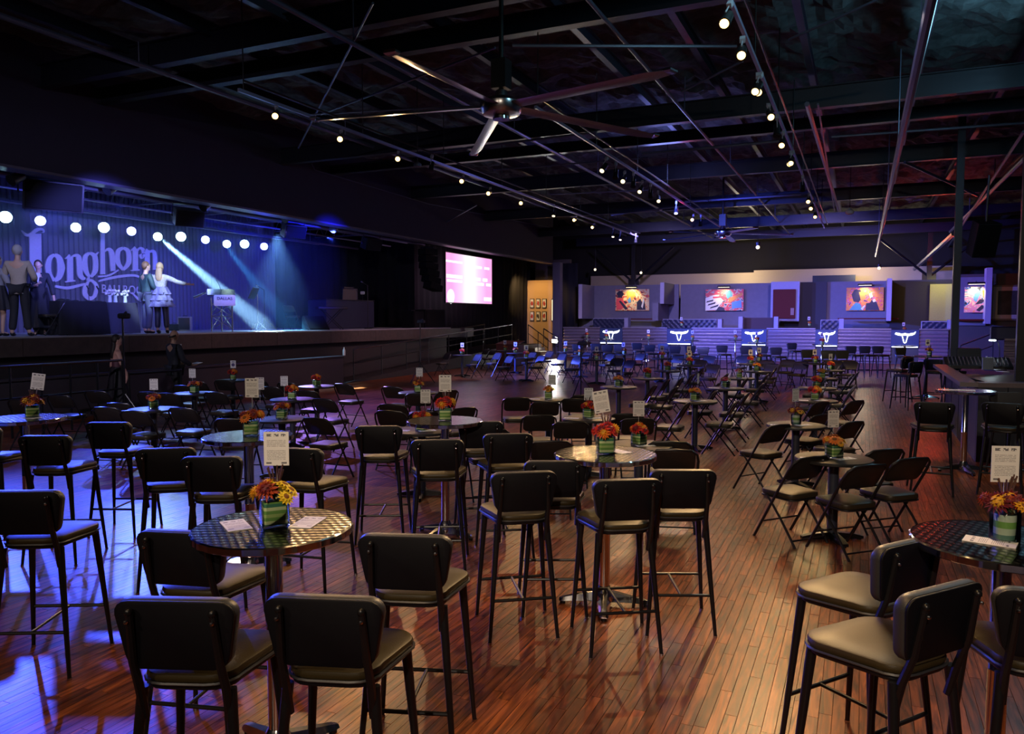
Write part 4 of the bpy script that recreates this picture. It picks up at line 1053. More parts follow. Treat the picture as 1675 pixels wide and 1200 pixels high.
# ------------------------------------------------------------------ placing seats
SEATS = []
def seat(proto, px, py, rel, z, back, name, group):
    rz = YAW - math.radians(rel) + (math.atan((CX-px)/F) if abs(rel) < 59 else 0); f = Vector((-math.sin(rz), math.cos(rz), 0))
    p = atz(px, py, z); o = Vector((p.x, p.y, 0)) + f*back
    SEATS.append([proto, o, rz, name, group, z])
def stool(px, py, rel): seat(P_stool, px, py, rel, 1.06, .28, 'black bar stool', 'bar stools')
def fold(px, py, rel): seat(P_fold, px, py, rel, .775, .23, 'padded black folding chair', 'folding chairs')
for a in [(277,988,27),(522,984,20),(286,874,33),(658,880,14),(480,735,30),(173,692,30),(68,714,30),(268,735,14),(342,749,20),(30,806,30),(-42,700,30),
          (618,698,8),(715,721,2),(774,692,-2),(832,711,-6),(878,770,-12),(950,758,-5),(1030,787,-16),(1120,771,-12),
          (1504,890,-57),(1560,968,-57),(1745,975,-20),(1529,659,-3),(1640,660,4),(1641,641,180),
          (1487,586,-55),(1502,592,-50),(1532,588,8),(1552,588,12)]: stool(*a)
for a in [(944,563,170),(974,562,170),(993,564,175),(1013,563,-175),(1041,561,170),(1062,564,175),(1085,562,-170),(1103,566,175),(1128,565,170),(1150,567,-170),(1180,565,175),
          (1219,567,175),(1246,566,-175),(1268,568,175),(1294,561,170),(1320,572,175),(1355,573,-175),(1375,573,175),(1396,566,170),(1412,566,175),(1430,566,175),(1471,568,170)]: stool(*a)
# folding chairs: below the stage
for a in [(32,655,38),(95,648,38),(156,641,35),(192,661,35),(172,668,38),(217,674,38),(247,643,36),(286,643,36),(298,632,36),(296,669,36),(350,643,36),(366,622,36),(420,623,34),(441,634,34),(468,627,34),
          (378,687,20),(515,686,38),(527,654,38),(560,629,38),(500,640,30),(320,625,34)]: fold(*a)
# centre
for a in [(640,634,30),(640,663,20),(684,645,10),(640,674,22),(692,676,5),(733,640,-30),(760,669,-30),(803,705,-12),(846,652,-4),(893,659,-4),(940,654,4),(882,681,-4),(934,692,-4),(902,724,-4),(956,648,-6),
          (1026,679,-4),(1044,686,-8),(1092,725,-4),(1103,738,-4)]: fold(*a)
# by the ramp, turned to the stage
for a in [(734,578,-125),(784,580,-125),(808,572,-125),(816,578,-125),(836,583,-125),(873,577,-125),(887,583,-125),(901,575,-125),(922,579,-125),(946,585,-130),(1000,580,-125),(1011,587,-150),(1033,590,-125),(1050,579,-125),(962,577,-125),(797,571,-125)]: fold(*a)
# right hand block, rows looking at the stage
for a in [(1276,697,-52),(1335,750,-47),(1420,762,-45),(1494,752,-47),(1452,738,-42),(1398,692,-56),(1345,680,-57),
          (1402,657,-58),(1345,659,-58),(1399,632,-66),(1350,636,-66),(1394,615,-66),(1352,620,-66),(1405,608,-66),(1375,599,-70),
          (1171,641,-66),(1125,661,-66),(1206,657,-66),(1224,644,-66),(1248,629,-66),(1222,620,-66),(1256,613,-66),(1176,628,-66),(1270,602,-66),(1190,612,-66),
          (1093,622,-66),(1116,619,-66),(1134,613,-66),(1075,632,-66),(1150,603,-66),(1102,634,-66),
          (1110,583,-140),(1135,584,-140),(1162,583,-140),(1148,590,-130),(1168,597,-130),(1215,583,-140),(1255,590,-140),(1290,589,-140),(1312,592,-130),(1370,592,-140),(1388,592,-140),(1265,596,-130)]: fold(*a)
# nudge seats that sit inside a table column or each other
rad = lambda z: .30
for it in range(24):
    for i, s in enumerate(SEATS):
        for (b_, ph, z) in TABLES:
            d = s[1]-b_; L = d.length
            if L < .36: s[1] = b_ + (d.normalized() if L > 1e-4 else Vector((1,0,0)))*.362
        for j in range(i):
            q = SEATS[j]; d = s[1]-q[1]; L = d.length
            need = .45
            if L < need:
                d = d.normalized() if L > 1e-4 else Vector((1,0,0)); m_ = (need-L)/2*.5
                s[1] = s[1]+d*m_; q[1] = q[1]-d*m_
used_lab = {}
def order_key(s): return s[1].length
for s in sorted(SEATS, key=order_key):
    b_, ph, z = min(TABLES, key=lambda T: (T[0]-s[1]).length + (0 if (T[2] > 1) == (s[5] > 1) else 1.2))
    d = s[1]-b_; u, v = d.dot(rgt), d.dot(fwd)
    side = ('bar side' if u > 0 else 'stage side') if abs(u) > abs(v) else ('far side' if v > 0 else 'near side')
    k = (s[3], side, ph); n = used_lab.get(k, 0); used_lab[k] = n+1
    pre = ['', 'second ', 'third ', 'fourth ', 'fifth ', 'sixth '][n]
    lab = '%s%s, %s of %s' % (pre, s[3], side, ph)
    s[0].put(s[1], s[2], lab, s[4])
# ------------------------------------------------------------------ rear wall of partitions, booths, paintings
YC = 38.0      # corrugated front of the booth platform
YP = 41.0      # partition wall
def X_(px, Y): return aty(px, 500, Y).x
def Z_(py, px, Y): return aty(px, py, Y).z
def panel(name, px0, px1, Y, z0, z1, m, th=.12, kind=True, depth=None):
    x0, x1 = X_(px0, Y), X_(px1, Y); mb = MB(); mb.box(((x0+x1)/2, Y+th/2, (z0+z1)/2), (x1-x0, th, z1-z0))
    return struct(name, mb, m)
mb = MB(); mb.box(((X_(920,YC)+5.5)/2, 40.9, .36), (5.5-X_(920,YC), 5.7, .72)); struct('floor_platform', mb, dark_wall)
ZT = 3.82
panel('wall_partition', 947, 1110, YP, 0, ZT, grey_wall)
panel('wall_partition', 1113, 1262, YP+.4, 0, ZT, grey_wall)
panel('wall_partition', 1262, 1352, YP+.2, 0, ZT, dark_wall)
panel('wall_partition', 1352, 1456, YP+.4, 0, ZT, grey_wall)
panel('wall_partition', 1456, 1566, YP+.1, 0, ZT, dark_wall)
for a, b_, Y, z0 in ((1080,1086,38.6,2.75),(1451,1457,39.0,1.9),(946,953,38.9,2.0)):
    x = X_((a+b_)/2, Y); mb = MB(); mb.box((x, (Y+YP)/2+.2, (z0+ZT)/2), (.16, YP-Y+.4, ZT-z0)); struct('wall_fin', mb, grey_wall)
    mb = MB(); mb.box((x, Y-.02, (z0+ZT)/2), (.20, .04, ZT-z0)); struct('trim_4', mb, lav_trim)
x = X_(1072, 38.6); mb = MB(); mb.box((x, 39.8, 2.35), (.3, 2.4, .9)); struct('wall_step', mb, grey_wall)
# door bay
x0, x1 = X_(1260, 40.2), X_(1307, 40.2)
mb = MB(); mb.box(((x0+x1)/2, 40.5, 2.85), (x1-x0, .3, 1.95)); struct('wall_bay', mb, lav_trim)
mb = MB(); mb.bbox(((X_(1264,40.2)+X_(1301,40.2))/2, 40.30, 2.72), (X_(1301,40.2)-X_(1264,40.2), .08, 1.45), .02); d_ = struct('door_1', mb, red_door)
mb = MB(); mb.box((X_(1296,40.2), 40.24, 2.35), (.16,.02,.34)); part('notice', mb, mat('notice_paper', (.35,.2,.16), .7), d_, False)
mb = MB(); mb.box(((X_(1214,39.6)+X_(1268,39.6))/2, 39.7, 1.55), (X_(1268,39.6)-X_(1214,39.6), .12, 1.0)); struct('wall_low', mb, mat('maroon_low_wall', (.05,.018,.018), .6))
# yellow lit alcove
mb = MB(); mb.box(((X_(1521,40.6)+X_(1559,40.6))/2, 40.9, 2.75), (X_(1559,40.6)-X_(1521,40.6), .1, 1.7)); struct('wall_alcove', mb, mat('yellow_panel', (.50,.46,.12), .8))
light('AREA', 'alcove_lamp', (X_(1540,39.6), 39.9, 3.9), (X_(1540,40.6), 40.9, 2.4), 12, (1,.9,.4), .4)
# beige wall above and behind, stepped
for (a, b_, y0, y1) in ((966,1188,449,466),(1188,1232,446,466),(1232,1562,438,466)):
    z0, z1 = Z_(y1,(a+b_)/2,45.0), Z_(y0,(a+b_)/2,45.0); panel('wall_beige', a, b_, 45.0, 3.2, z1, beige_wall)
panel('wall_dark_box', 1328, 1398, 44.0, 3.6, Z_(450,1360,44.0), mat('slate_box', (.04,.05,.07), .8))
# corrugated half wall with steer panels
segs = [(922,982),(1019,1092),(1132,1214),(1255,1335),(1372,1459),(1505,1553)]
def corr(a, b_, name='wall_corrugated', Y=YC, top=1.52, bot=.02, m=corrug, pitch=.155):
    x0, x1 = X_(a, Y), X_(b_, Y); mb = MB(); P = []; n = int((top-bot)/pitch*8)
    for k in range(n+1):
        z = bot+(top-bot)*k/n; d = .035*math.sin(2*PI*z/pitch); P += [(x0, Y+d, z), (x1, Y+d, z)]
    mb.add(P, [(2*k, 2*k+1, 2*k+3, 2*k+2) for k in range(n)])
    mb.box(((x0+x1)/2, Y, top+.02), (x1-x0, .16, .05)); return struct(name, mb, m, True)
for a, b_ in segs: corr(a, b_)
mb = MB(); mb.box(((X_(922,YC)+X_(1556,YC))/2, YC+.16, .75), (X_(1556,YC)-X_(922,YC), .12, 1.5)); struct('wall_platform', mb, dark_wall)
for k, (a, b_) in enumerate([(982,1019),(1092,1132),(1214,1255),(1335,1372),(1459,1505)]):
    x0, x1 = X_(a, YC), X_(b_, YC); w_ = x1-x0; cx = (x0+x1)/2
    t = thing('steer_sign', 'navy sign panel with glowing white steer head, %s from the ramp' % ORD[k].replace('nearest','first'), 'sign', (cx, YC-.03, 1.12), 0, 'steer head signs')
    mb = MB(); mb.bbox((0,0,0), (w_, .06, .78), .01); part('panel', mb, neon_board, t, False)
    s = w_/1.2
    mb = MB(); pts = [(-.42,.20),(-.40,.25),(-.28,.235),(-.16,.20),(0,.225),(.16,.20),(.28,.235),(.40,.25),(.44,.31),(.40,.22),(.30,.165),(.15,.145),(.0,.16),(-.15,.145),(-.30,.165),(-.40,.20)]
    mb.tube([(x*s, -.05, z) for x, z in pts], .018, 6, closed=True); mb.tube([(x*s, -.05, z) for x, z in [(-.38,.22),(-.2,.185),(0,.19),(.2,.185),(.38,.24)]], .024, 6); part('horns', mb, neon, t)
    mb = MB(); mb.tube([(x*s, -.05, z) for x, z in [(-.13,.15),(-.09,.02),(-.045,-.16),(0,-.19),(.045,-.16),(.09,.02),(.12,.14)]], .016, 6); part('head_outline', mb, neon, t)
    mb = MB(); mb.box((0,-.05,-.36),(w_*.92,.03,.035)); part('bottom_light', mb, neon, t, False)
# tufted booth backs
def booth(a, b_, Y, z0, z1, label):
    x0, x1 = X_(a, Y), X_(b_, Y); t = thing('booth_seat', label, 'booth', ((x0+x1)/2, Y, z0), 0, 'tufted booths on the platform')
    W_ = x1-x0; H_ = z1-z0; mb = MB(); nx_ = max(6, int(W_/.05)); nz_ = max(4, int(H_/.05)); V = []
    for j in range(nz_+1):
        for i in range(nx_+1):
            x = -W_/2+W_*i/nx_; z = H_*j/nz_; u = x/.26; v_ = z/.26
            d = abs(math.sin(PI*(u+v_)))*abs(math.sin(PI*(u-v_))); V.append((x, -.05-.05*math.sqrt(d), z))
    mb.add(V, [(j*(nx_+1)+i, j*(nx_+1)+i+1, (j+1)*(nx_+1)+i+1, (j+1)*(nx_+1)+i) for j in range(nz_) for i in range(nx_)]); part('tufted_back', mb, booth_vinyl, t)
    mb = MB(); mb.bbox((0,.06,H_/2), (W_+.06,.16,H_+.06), .02); part('shell', mb, lav_trim, t, False)
    mb = MB(); mb.bbox((0,-.35,-.35), (W_,.55,.16), .04); part('cushion', mb, booth_vinyl, t, False)
booth(971, 1022, 39.6, 1.45, 2.0, 'tufted navy booth back beneath the guitar painting')
booth(1084, 1172, 39.6, 1.40, 1.95, 'long tufted navy booth back beneath the piano painting')
booth(1344, 1373, 39.3, 1.30, 1.92, 'short tufted navy booth between the dark wall and the singer painting')
booth(1509, 1552, 39.3, 1.20, 1.86, 'tufted navy booth beside the rear column')
for a, z0, z1, Y in ((1025,1.3,2.05,39.3),(1178,1.3,1.98,39.3),(1212,1.3,2.1,39.2),(1270,1.3,2.1,39.2),(1377,1.2,2.0,38.9),(1556,.0,1.95,38.2)):
    x = X_(a, Y); mb = MB(); mb.box((x, Y+.2, (z0+z1)/2), (.2, .5, z1-z0)); struct('trim_5', mb, lav_trim)
mb = MB(); mb.box((X_(1030,40.2), 40.2, 1.98), (3.2, .5, .06)); tag(obj('bar_counter', mesh(mb,'bar_counter',red_door,False)), 'thin dark counter shelf below the guitar painting', 'counter')
mb = MB(); mb.box((X_(1420,40.2), 40.2, 2.0), (2.6, .5, .06)); tag(obj('bar_counter', mesh(mb,'bar_counter',red_door,False)), 'thin dark counter shelf below the singer painting', 'counter')
# paintings: loose bold abstract daubs
def art_mat(name, cols, sc, seed):
    m, nt, b, tc = nodes_of(name, .5)
    mp = nt.nodes.new('ShaderNodeMapping'); mp.inputs['Location'].default_value = (seed, seed*.7, 0); mp.inputs['Rotation'].default_value = (0,.6,0); mp.inputs['Scale'].default_value = (1, 1, 1.6)
    nz = nt.nodes.new('ShaderNodeTexNoise'); nz.inputs['Scale'].default_value = sc; nz.inputs['Detail'].default_value = 2.5; nz.inputs['Distortion'].default_value = 2.2
    nt.links.new(tc.outputs['Object'], mp.inputs[0]); nt.links.new(mp.outputs[0], nz.inputs['Vector'])
    cr = nt.nodes.new('ShaderNodeValToRGB'); cr.color_ramp.interpolation = 'CONSTANT'; n = len(cols)
    for i, c in enumerate(cols):
        e = cr.color_ramp.elements[i] if i < 2 else cr.color_ramp.elements.new(.5)
        e.position = .30+.42*i/n; e.color = (*c, 1)
    nt.links.new(nz.outputs['Fac'], cr.inputs[0]); nt.links.new(cr.outputs[0], b.inputs['Base Color']); return m
K = (.02,.02,.05); RD = (.75,.08,.10); OR = (.85,.28,.05); CRM = (.85,.65,.35); BL = (.10,.30,.60); PK = (.70,.25,.35); GR = (.35,.38,.55); YL = (.9,.6,.15); TE = (.08,.32,.40)
def painting(px0, px1, py0, py1, Y, cols, sc, seed, label, extra):
    x0, x1 = X_(px0, Y), X_(px1, Y); z1, z0 = Z_(py0,(px0+px1)/2,Y), Z_(py1,(px0+px1)/2,Y)
    W_, H_ = x1-x0, z1-z0; t = thing('painting', label, 'painting', ((x0+x1)/2, Y, (z0+z1)/2))
    mb = MB(); mb.bbox((0,0,0), (W_, .07, H_), .01); part('canvas', mb, art_mat('paint_'+str(seed), cols, sc, seed), t, False)
    dab = {'k': K, 'r': RD, 'o': OR, 'c': CRM, 'b': BL, 'w': (.8,.8,.78), 't': TE, 'p': PK, 'y': YL}
    for i, (col, pts) in enumerate(extra):
        V = [(x*W_, -.040-.001*i, z*H_) for x, z in pts]; V2 = [(x*W_, -.03, z*H_) for x, z in pts]; n = len(V)
        mb = MB(); mb.add(V+V2, [tuple(range(n))]+[(k, n+k, n+(k+1)%n, (k+1)%n) for k in range(n)]); part('brush_shape', mb, mat('dab_'+col, dab[col], .5, var=.3), t, False)
    l = thing('picture_light', 'small picture light mounted over the %s' % label.split(' hung')[0], 'lamp', ((x0+x1)/2, Y-.25, z1+.14))
    mb = MB(); mb.lathe([(.01,-.5*0),(.055,.0),(.06,.02),(.03,.05)], 10); mb.M = Matrix.Identity(4); 
    mb = MB(); mb.cyl((-.32,0,0),(.32,0,0),.045,n=10); part('shade', mb, lamp_black, l)
    mb = MB(); mb.cyl((-.28,.0,-.03),(.28,.0,-.03),.025,n=8); part('bulb', mb, lamp_dim, l)
    mb = MB(); mb.cyl((0,0,.02),(0,.26,.10),.012,n=6); part('arm', mb, lamp_black, l)
    light('SPOT', 'picture_lamp', ((x0+x1)/2, Y-.34, z1+.06), ((x0+x1)/2, Y, z0+.45*H_), 75, (1.0,.78,.36), .10, 125, .8)
painting(1007, 1062, 473, 508, 40.9, [K,RD,OR,CRM,OR,PK,K,GR], 2.6, 3.1, 'red and orange painting of a guitar player hung on the lit grey wall',
    [('k',[(-.47,.30),(-.40,.44),(-.30,.42),(-.24,.28),(-.30,.16),(-.40,.10)]),('r',[(-.48,.05),(-.36,.12),(-.26,.0),(-.20,-.30),(-.34,-.46),(-.47,-.44)]),('k',[(-.40,-.05),(-.34,-.02),(-.12,-.40),(-.2,-.46)]),('o',[(-.18,.40),(.02,.44),(.10,.20),(-.04,-.10),(-.16,.05)]),('b',[(-.14,.0),(-.06,.16),(-.02,-.06),(-.1,-.16)]),('k',[(.14,-.46),(.14,-.10),(.24,.06),(.30,-.16),(.36,.0),(.40,-.46)]),('w',[(.27,-.3),(.33,.05),(.36,-.02),(.31,-.4)])])
painting(1154, 1216, 473, 508, 41.2, [K,GR,CRM,RD,OR,YL,PK,BL], 2.6, 9.4, 'painting of piano keys in red, orange and blue hung on the second wall',
    [('w',[(-.5,-.5),(-.5,.10),(-.2,.28),(-.02,-.02),(-.2,-.46)]),('k',[(-.48,-.12),(-.46,-.05),(-.28,.03),(-.30,-.05)]),('k',[(-.44,-.26),(-.42,-.19),(-.22,-.08),(-.24,-.17)]),('k',[(-.38,-.40),(-.36,-.33),(-.14,-.2),(-.17,-.3)]),('r',[(-.40,.30),(-.12,.34),(-.1,.26),(-.4,.22)]),('r',[(-.30,.16),(.0,.2),(.0,.12),(-.3,.08)]),('t',[(.02,.36),(.16,.46),(.22,.2),(.08,.05)]),('b',[(.20,-.40),(.20,-.10),(.44,.0),(.46,-.36)]),('o',[(.1,.05),(.46,.35),(.48,.22),(.14,-.14)]),('k',[(-.22,-.5),(-.14,-.3),(.0,-.36),(.02,-.5)])])
painting(1384, 1445, 470, 508, 41.2, [K,PK,RD,OR,YL,RD,GR,K], 2.6, 14.2, 'red painting of a singer at a microphone hung on the third wall',
    [('k',[(-.36,.20),(-.28,.42),(-.12,.40),(-.06,.10),(-.16,-.14),(-.30,-.10)]),('o',[(-.16,.30),(-.02,.34),(.02,.02),(-.10,-.08)]),('t',[(-.42,-.48),(-.24,-.14),(-.12,-.2),(-.04,-.48)]),('c',[(.10,.24),(.18,.26),(.22,.10),(.14,.02)]),('k',[(.02,-.48),(.04,-.18),(.14,-.16),(.20,.0),(.32,-.14),(.40,-.48)]),('w',[(.20,-.04),(.27,.02),(.30,-.1),(.23,-.14)]),('w',[(-.1,-.40),(.0,-.26),(.02,-.30),(-.06,-.48)])])
painting(1577, 1613, 469, 511, 36.0, [K,BL,CRM,PK,K,CRM,OR,BL], 2.8, 21.7, 'blue and cream painting hung right of the rear column',
    [('b',[(-.05,.2),(.1,.4),(.25,.3),(.05,-.1),(-.1,.0)]),('k',[(.0,-.18),(.2,.02),(.46,.0),(.3,-.14)]),('k',[(.05,-.40),(.3,-.2),(.46,-.28),(.2,-.46)]),('o',[(.3,.36),(.48,.36),(.48,.1),(.36,.06)])])
# wall block right of the rear column
Y = 36.2
x0 = X_(1567, Y)
mb = MB(); mb.box(((x0+7.8)/2, Y+.2, 1.9), (7.8-x0, .14, 3.8)); struct('wall_bar_side', mb, brown_wall)
mb = MB(); mb.box(((x0+X_(1613,Y))/2, Y+.06, 2.7), (X_(1613,Y)-x0, .12, 1.95)); struct('wall_bar_side', mb, grey_wall)
mb = MB(); mb.box((X_(1616,35.6), 35.8, 2.9), (.2, .6, 2.2)); struct('trim_6', mb, lav_trim)
mb = MB(); mb.box((X_(1590,35.8), 35.9, 1.95), (1.4, .4, .06)); tag(obj('bar_counter', mesh(mb,'bar_counter',red_door,False)), 'narrow dark counter under the blue and cream painting', 'counter')
p = aty(1648, 495, Y-.05); t = thing('framed_photo', 'large framed dark photograph with pale mat on the brown wall', 'picture', p)
mb = MB(); mb.bbox((0,0,0),(1.15,.06,1.42),.02); part('frame', mb, mat('brown_frame', (.14,.10,.07), .4), t, False)
mb = MB(); mb.box((0,-.04,0),(1.0,.02,1.26)); part('mat_board', mb, mat('mat_board', (.42,.36,.32), .8), t, False)
mb = MB(); mb.box((.02,-.055,0),(.72,.02,.95)); part('photo', mb, mat('dark_photo', (.05,.045,.04), .2, var=.8, bump=(3,.1)), t, False)
corr(1645, 1700, 'wall_corrugated', 27.5, 1.35)
p = aty(1660, 545, 27.9); mb = MB(); mb.bbox((X_(1672,27.9), 27.9, 1.55), (1.6,.2,.42), .04); o = obj('booth_seat', mesh(mb, 'booth_seat', booth_vinyl)); tag(o, 'dark booth back above the corrugated panel at the frame edge', 'booth')
# ochre wall with six framed prints
YO = 40.0
z1 = Z_(458,893,YO)
mb = MB(); mb.box(((X_(859,YO)+X_(932,YO))/2, YO+.1, z1/2), (X_(932,YO)-X_(859,YO), .2, z1)); struct('wall_ochre', mb, orange_wall)
mb = MB(); mb.box(((X_(868,YO)+X_(925,YO))/2, YO+.8, 4.75), (X_(925,YO)-X_(868,YO), .3, 1.1)); struct('wall_ochre_top', mb, brown_wall)
names = ['top row nearest the curtain','top row middle','top row nearest the column','bottom row nearest the curtain','bottom row middle','bottom row nearest the column']
for r in range(2):
    for c in range(3):
        px, py = (870.5, 880.5, 890.5)[c], (496, 517)[r]; p = aty(px, py, YO-.03)
        t = thing('framed_print', 'small black-framed print on the ochre wall, '+names[r*3+c], 'picture', p, 0, 'framed prints on the ochre wall')
        mb = MB(); mb.bbox((0,0,0),(.25,.05,.52),.01); part('frame', mb, lamp_black, t, False)
        mb = MB(); mb.box((0,-.03,0),(.19,.01,.45)); part('mat_board', mb, white_paper, t, False)
        mb = MB(); n = 9; rr = random.Random(r*3+c); pts = [(.055*(1+.6*rr.random())*math.cos(2*PI*k/n), -.038, .13*(.7+.6*rr.random())*math.sin(2*PI*k/n)) for k in range(n)]
        mb.add(pts, [tuple(range(n))]); part('print', mb, mat(('red_ink','ink')[(r*3+c+r)%2 if r else 0], ((.45,.04,.03),(.04,.03,.03))[(r*3+c+r)%2 if r else 0], .6), t, False)
p = aty(909, 507, YO-.03); t = thing('light_box', 'tall glowing cream poster panel beside the column', 'sign', p)
mb = MB(); mb.bbox((0,0,0),(.5,.08,1.25),.02); part('frame', mb, lamp_black, t, False)
mb = MB(); mb.box((0,-.05,0),(.42,.02,1.15)); part('glowing_face', mb, mat('cream_light', (1,.95,.75), .5, emit=(1,.9,.6), estr=1.1), t, False)
mb = MB(); mb.box((0,-.065,.02),(.12,.01,.3)); part('small_print', mb, mat('pale_print', (.7,.6,.3), .6), t, False)
p = atz(912, 592, .0); p = Vector((-14.35, 37.0, .85)); t = thing('flood_light', 'small dazzling white floodlight at the column foot', 'lamp', p)
mb = MB(); mb.bbox((0,0,0),(.3,.12,.22),.02); part('housing', mb, lamp_black, t, False)
mb = MB(); mb.box((0,-.07,0),(.26,.02,.18)); part('lens', mb, mat('flood_lens', (1,1,1), .4, emit=(1,.98,.92), estr=22), t, False)
mb = MB(); mb.cyl((0,0,-.1),(0,0,-.85),.02,n=8); part('stand', mb, black_metal, t)
light('SPOT', 'flood', p+Vector((0,-.1,0)), (-11, 24, 0), 500, (1,.95,.88), .08, 60, .5)
# red-brown lectern box at ramp foot
p = atz(838, 582, .0); p = atx(838, 560, -13.6); t = thing('wooden_podium', 'red-brown wooden podium box at the foot of the ramp stairs', 'podium', (-13.7, p.y, 0))
mb = MB(); mb.bbox((0,0,.45),(.95,.8,.9),.02); part('body', mb, wood_red, t, False)
mb = MB(); mb.add([(-.5,-.42,.9),(.5,-.42,.9),(.5,.42,1.02),(-.5,.42,1.02),(-.5,-.42,.93),(.5,-.42,.93),(.5,.42,1.05),(-.5,.42,1.05)], [(0,3,2,1),(4,5,6,7),(0,1,5,4),(1,2,6,5),(2,3,7,6),(3,0,4,7)]); part('sloped_top', mb, wood_red, t, False)
# ------------------------------------------------------------------ rear posts with Y braces
for k, (px, Y) in enumerate([(1036,42.2),(1518,42.0)]):
    x = X_(px, Y); mb = MB(); mb.box((0,0,3.1),(.22,.22,6.2))
    if k < 2:
        for s in (-1,1): mb.cyl((0,0,4.0),(s*2.2,0,5.9),.06,n=8)
        mb.box((0,0,4.0),(.6,.05,.4))
    o = obj('column_post', mesh(mb, 'column_post', black_metal, False), None, (x, Y, 0)); o['kind'] = 'structure'
for k, (px, py, Y) in enumerate([(1438,435,40),(1049,443,42),(974,438,42),(1240,400,30)]):
    t = thing('spotlight', 'small bright lamp under the far roof, %s from the ramp' % ORD[k], 'spotlight', aty(px, py, Y), 0, 'small lamps under the far roof')
    mb = MB(); mb.lathe([(.03,-.1),(.07,-.08),(.08,.08)], 12); part('housing', mb, lamp_black, t); mb = MB(); mb.ball((0,-.06,-.10), .07, 10, 6); part('bulb', mb, lamp_dim, t)
    mb = MB(); mb.cyl((0,0,.05),(0,0,1.5),.01,n=5); part('rod', mb, lamp_black, t)
loudspeaker(1607, 388, 4.2, .55, .4, .75, .5, .3, 'black loudspeaker hung from the roof near the sound desk') if False else None
p = aty(1607, 390, 21.0); t = thing('loudspeaker', 'black loudspeaker hung from the roof near the sound desk', 'loudspeaker', p); t.rotation_euler = (.35, 0, .35)
mb = MB(); mb.slab([(-.26,-.22),(.26,-.22),(.2,.22),(-.2,.22)], -.4, .4, .02); part('cabinet', mb, speaker_side, t)
mb = MB(); mb.bbox((0,-.235,0),(.48,.03,.74),.01); part('grille', mb, speaker_black, t)
mb = MB(); mb.cyl((0,0,.4),(0,.3,1.4),.025,n=8); part('hanging_bracket', mb, black_metal, t)

# ------------------------------------------------------------------ sound desk
A = atz(1548, 597, 1.10); B = atz(1600, 627, 1.10); D = atz(1700, 629, 1.10)
t = thing('sound_desk', 'dark panelled sound desk counter behind the bare steel table', 'counter', (B.x, B.y, 0))
a_ = A - Vector((B.x, B.y, 0)); d_ = Vector((D.x-B.x, D.y-B.y, 1.1)); a_.z = 1.1
def wallp(p, q, z0, z1, th):
    p = Vector((p.x,p.y,0)); q = Vector((q.x,q.y,0)); d = (q-p).normalized(); n_ = Vector((-d.y,d.x,0))*th
    mb = MB(); mb.add([(*(p).xy,z0),(*(q).xy,z0),(*(q+n_).xy,z0),(*(p+n_).xy,z0),(*(p).xy,z1),(*(q).xy,z1),(*(q+n_).xy,z1),(*(p+n_).xy,z1)], [(0,3,2,1),(4,5,6,7),(0,1,5,4),(1,2,6,5),(2,3,7,6),(3,0,4,7)]); return mb
O = Vector((0,0,0)); desk_m = mat('desk_panel', (.022,.024,.035), .45)
L_ = Vector((a_.x,a_.y,0))
for k in range(4): part('side_panel', wallp(L_*(k/4+.008), L_*((k+1)/4-.008), 0, 1.05, -.06), desk_m, t, False)
part('counter_edge', wallp(L_*1.02, O, 1.05, 1.11, -.22), mat('desk_trim', (.09,.07,.08), .4), t, False)
R_ = Vector((d_.x,d_.y,0))
for k in range(2): part('front_panel', wallp(R_*(k/2+.008), R_*((k+1)/2-.008), 0, 1.05, .06), desk_m, t, False)
part('counter_edge', wallp(O, R_, 1.05, 1.11, .25), mat('desk_trim'), t, False)
part('worktop', wallp(L_*.98+Vector((.1,0,0)), L_*.98+R_.normalized()*2.2, .9, .94, -a_.length*.9), desk_m, t, False)
def deskitem(name, px, py, z, lab, cat, build):
    p = atz(px, py, z); t2 = thing(name, lab, cat, p); build(t2); return t2
def bl_mixer(t2):
    mb = MB(); mb.add([(-.6,-.3,0),(.6,-.3,0),(.6,.3,0),(-.6,.3,0),(-.6,-.3,.06),(.6,-.3,.06),(.6,.3,.22),(-.6,.3,.22)], [(0,3,2,1),(4,5,6,7),(0,1,5,4),(1,2,6,5),(2,3,7,6),(3,0,4,7)]); part('case', mb, lamp_black, t2, False)
    mb = MB()
    for i in range(16):
        for j in range(5): mb.cyl((-.52+.07*i,-.2+.1*j,.09+.026*j),(-.52+.07*i,-.2+.1*j,.125+.026*j),.012,n=6)
    part('control_knobs', mb, dark_chrome, t2, kind='stuff')
deskitem('mixing_desk', 1598, 602, .97, 'black mixing desk covered in knobs on the sound desk', 'mixer', bl_mixer)
def bl_laptop(t2):
    mb = MB(); mb.bbox((0,0,.01),(.34,.24,.02),.005); part('keyboard_base', mb, dark_chrome, t2, False)
    mb = MB(); mb.bbox((0,.15,.13),(.34,.015,.24),.004, ); part('screen', mb, mat('silver_lid', (.35,.36,.42), .4), t2, False)
o = deskitem('laptop', 1628, 606, 1.0, 'open pale laptop under the small lamp on the sound desk', 'laptop', bl_laptop); o.rotation_euler = (0,0,.9)
def bl_lamp(t2):
    mb = MB(); mb.tube([(0,0,0),(0,0,.35),(-.03,0,.50),(-.10,0,.55)], .008, 6); part('gooseneck', mb, lamp_black, t2)
    mb = MB(); mb.bbox((-.13,0,.54),(.12,.07,.03),.01); part('lamp_head', mb, mat('desk_lamp_light', (1,1,1), .4, emit=(.75,.95,1.0), estr=8), t2)
    mb = MB(); mb.cyl((0,0,0),(0,0,.02),.06,n=12); part('base', mb, lamp_black, t2)
o = deskitem('desk_lamp', 1634, 600, 1.02, 'small gooseneck lamp with bright white head on the sound desk', 'lamp', bl_lamp)
q = o.location; light('POINT', 'desk_lamp_glow', (q.x-.15, q.y, q.z+.46), None, 4, (.75,.92,1.0), .04)
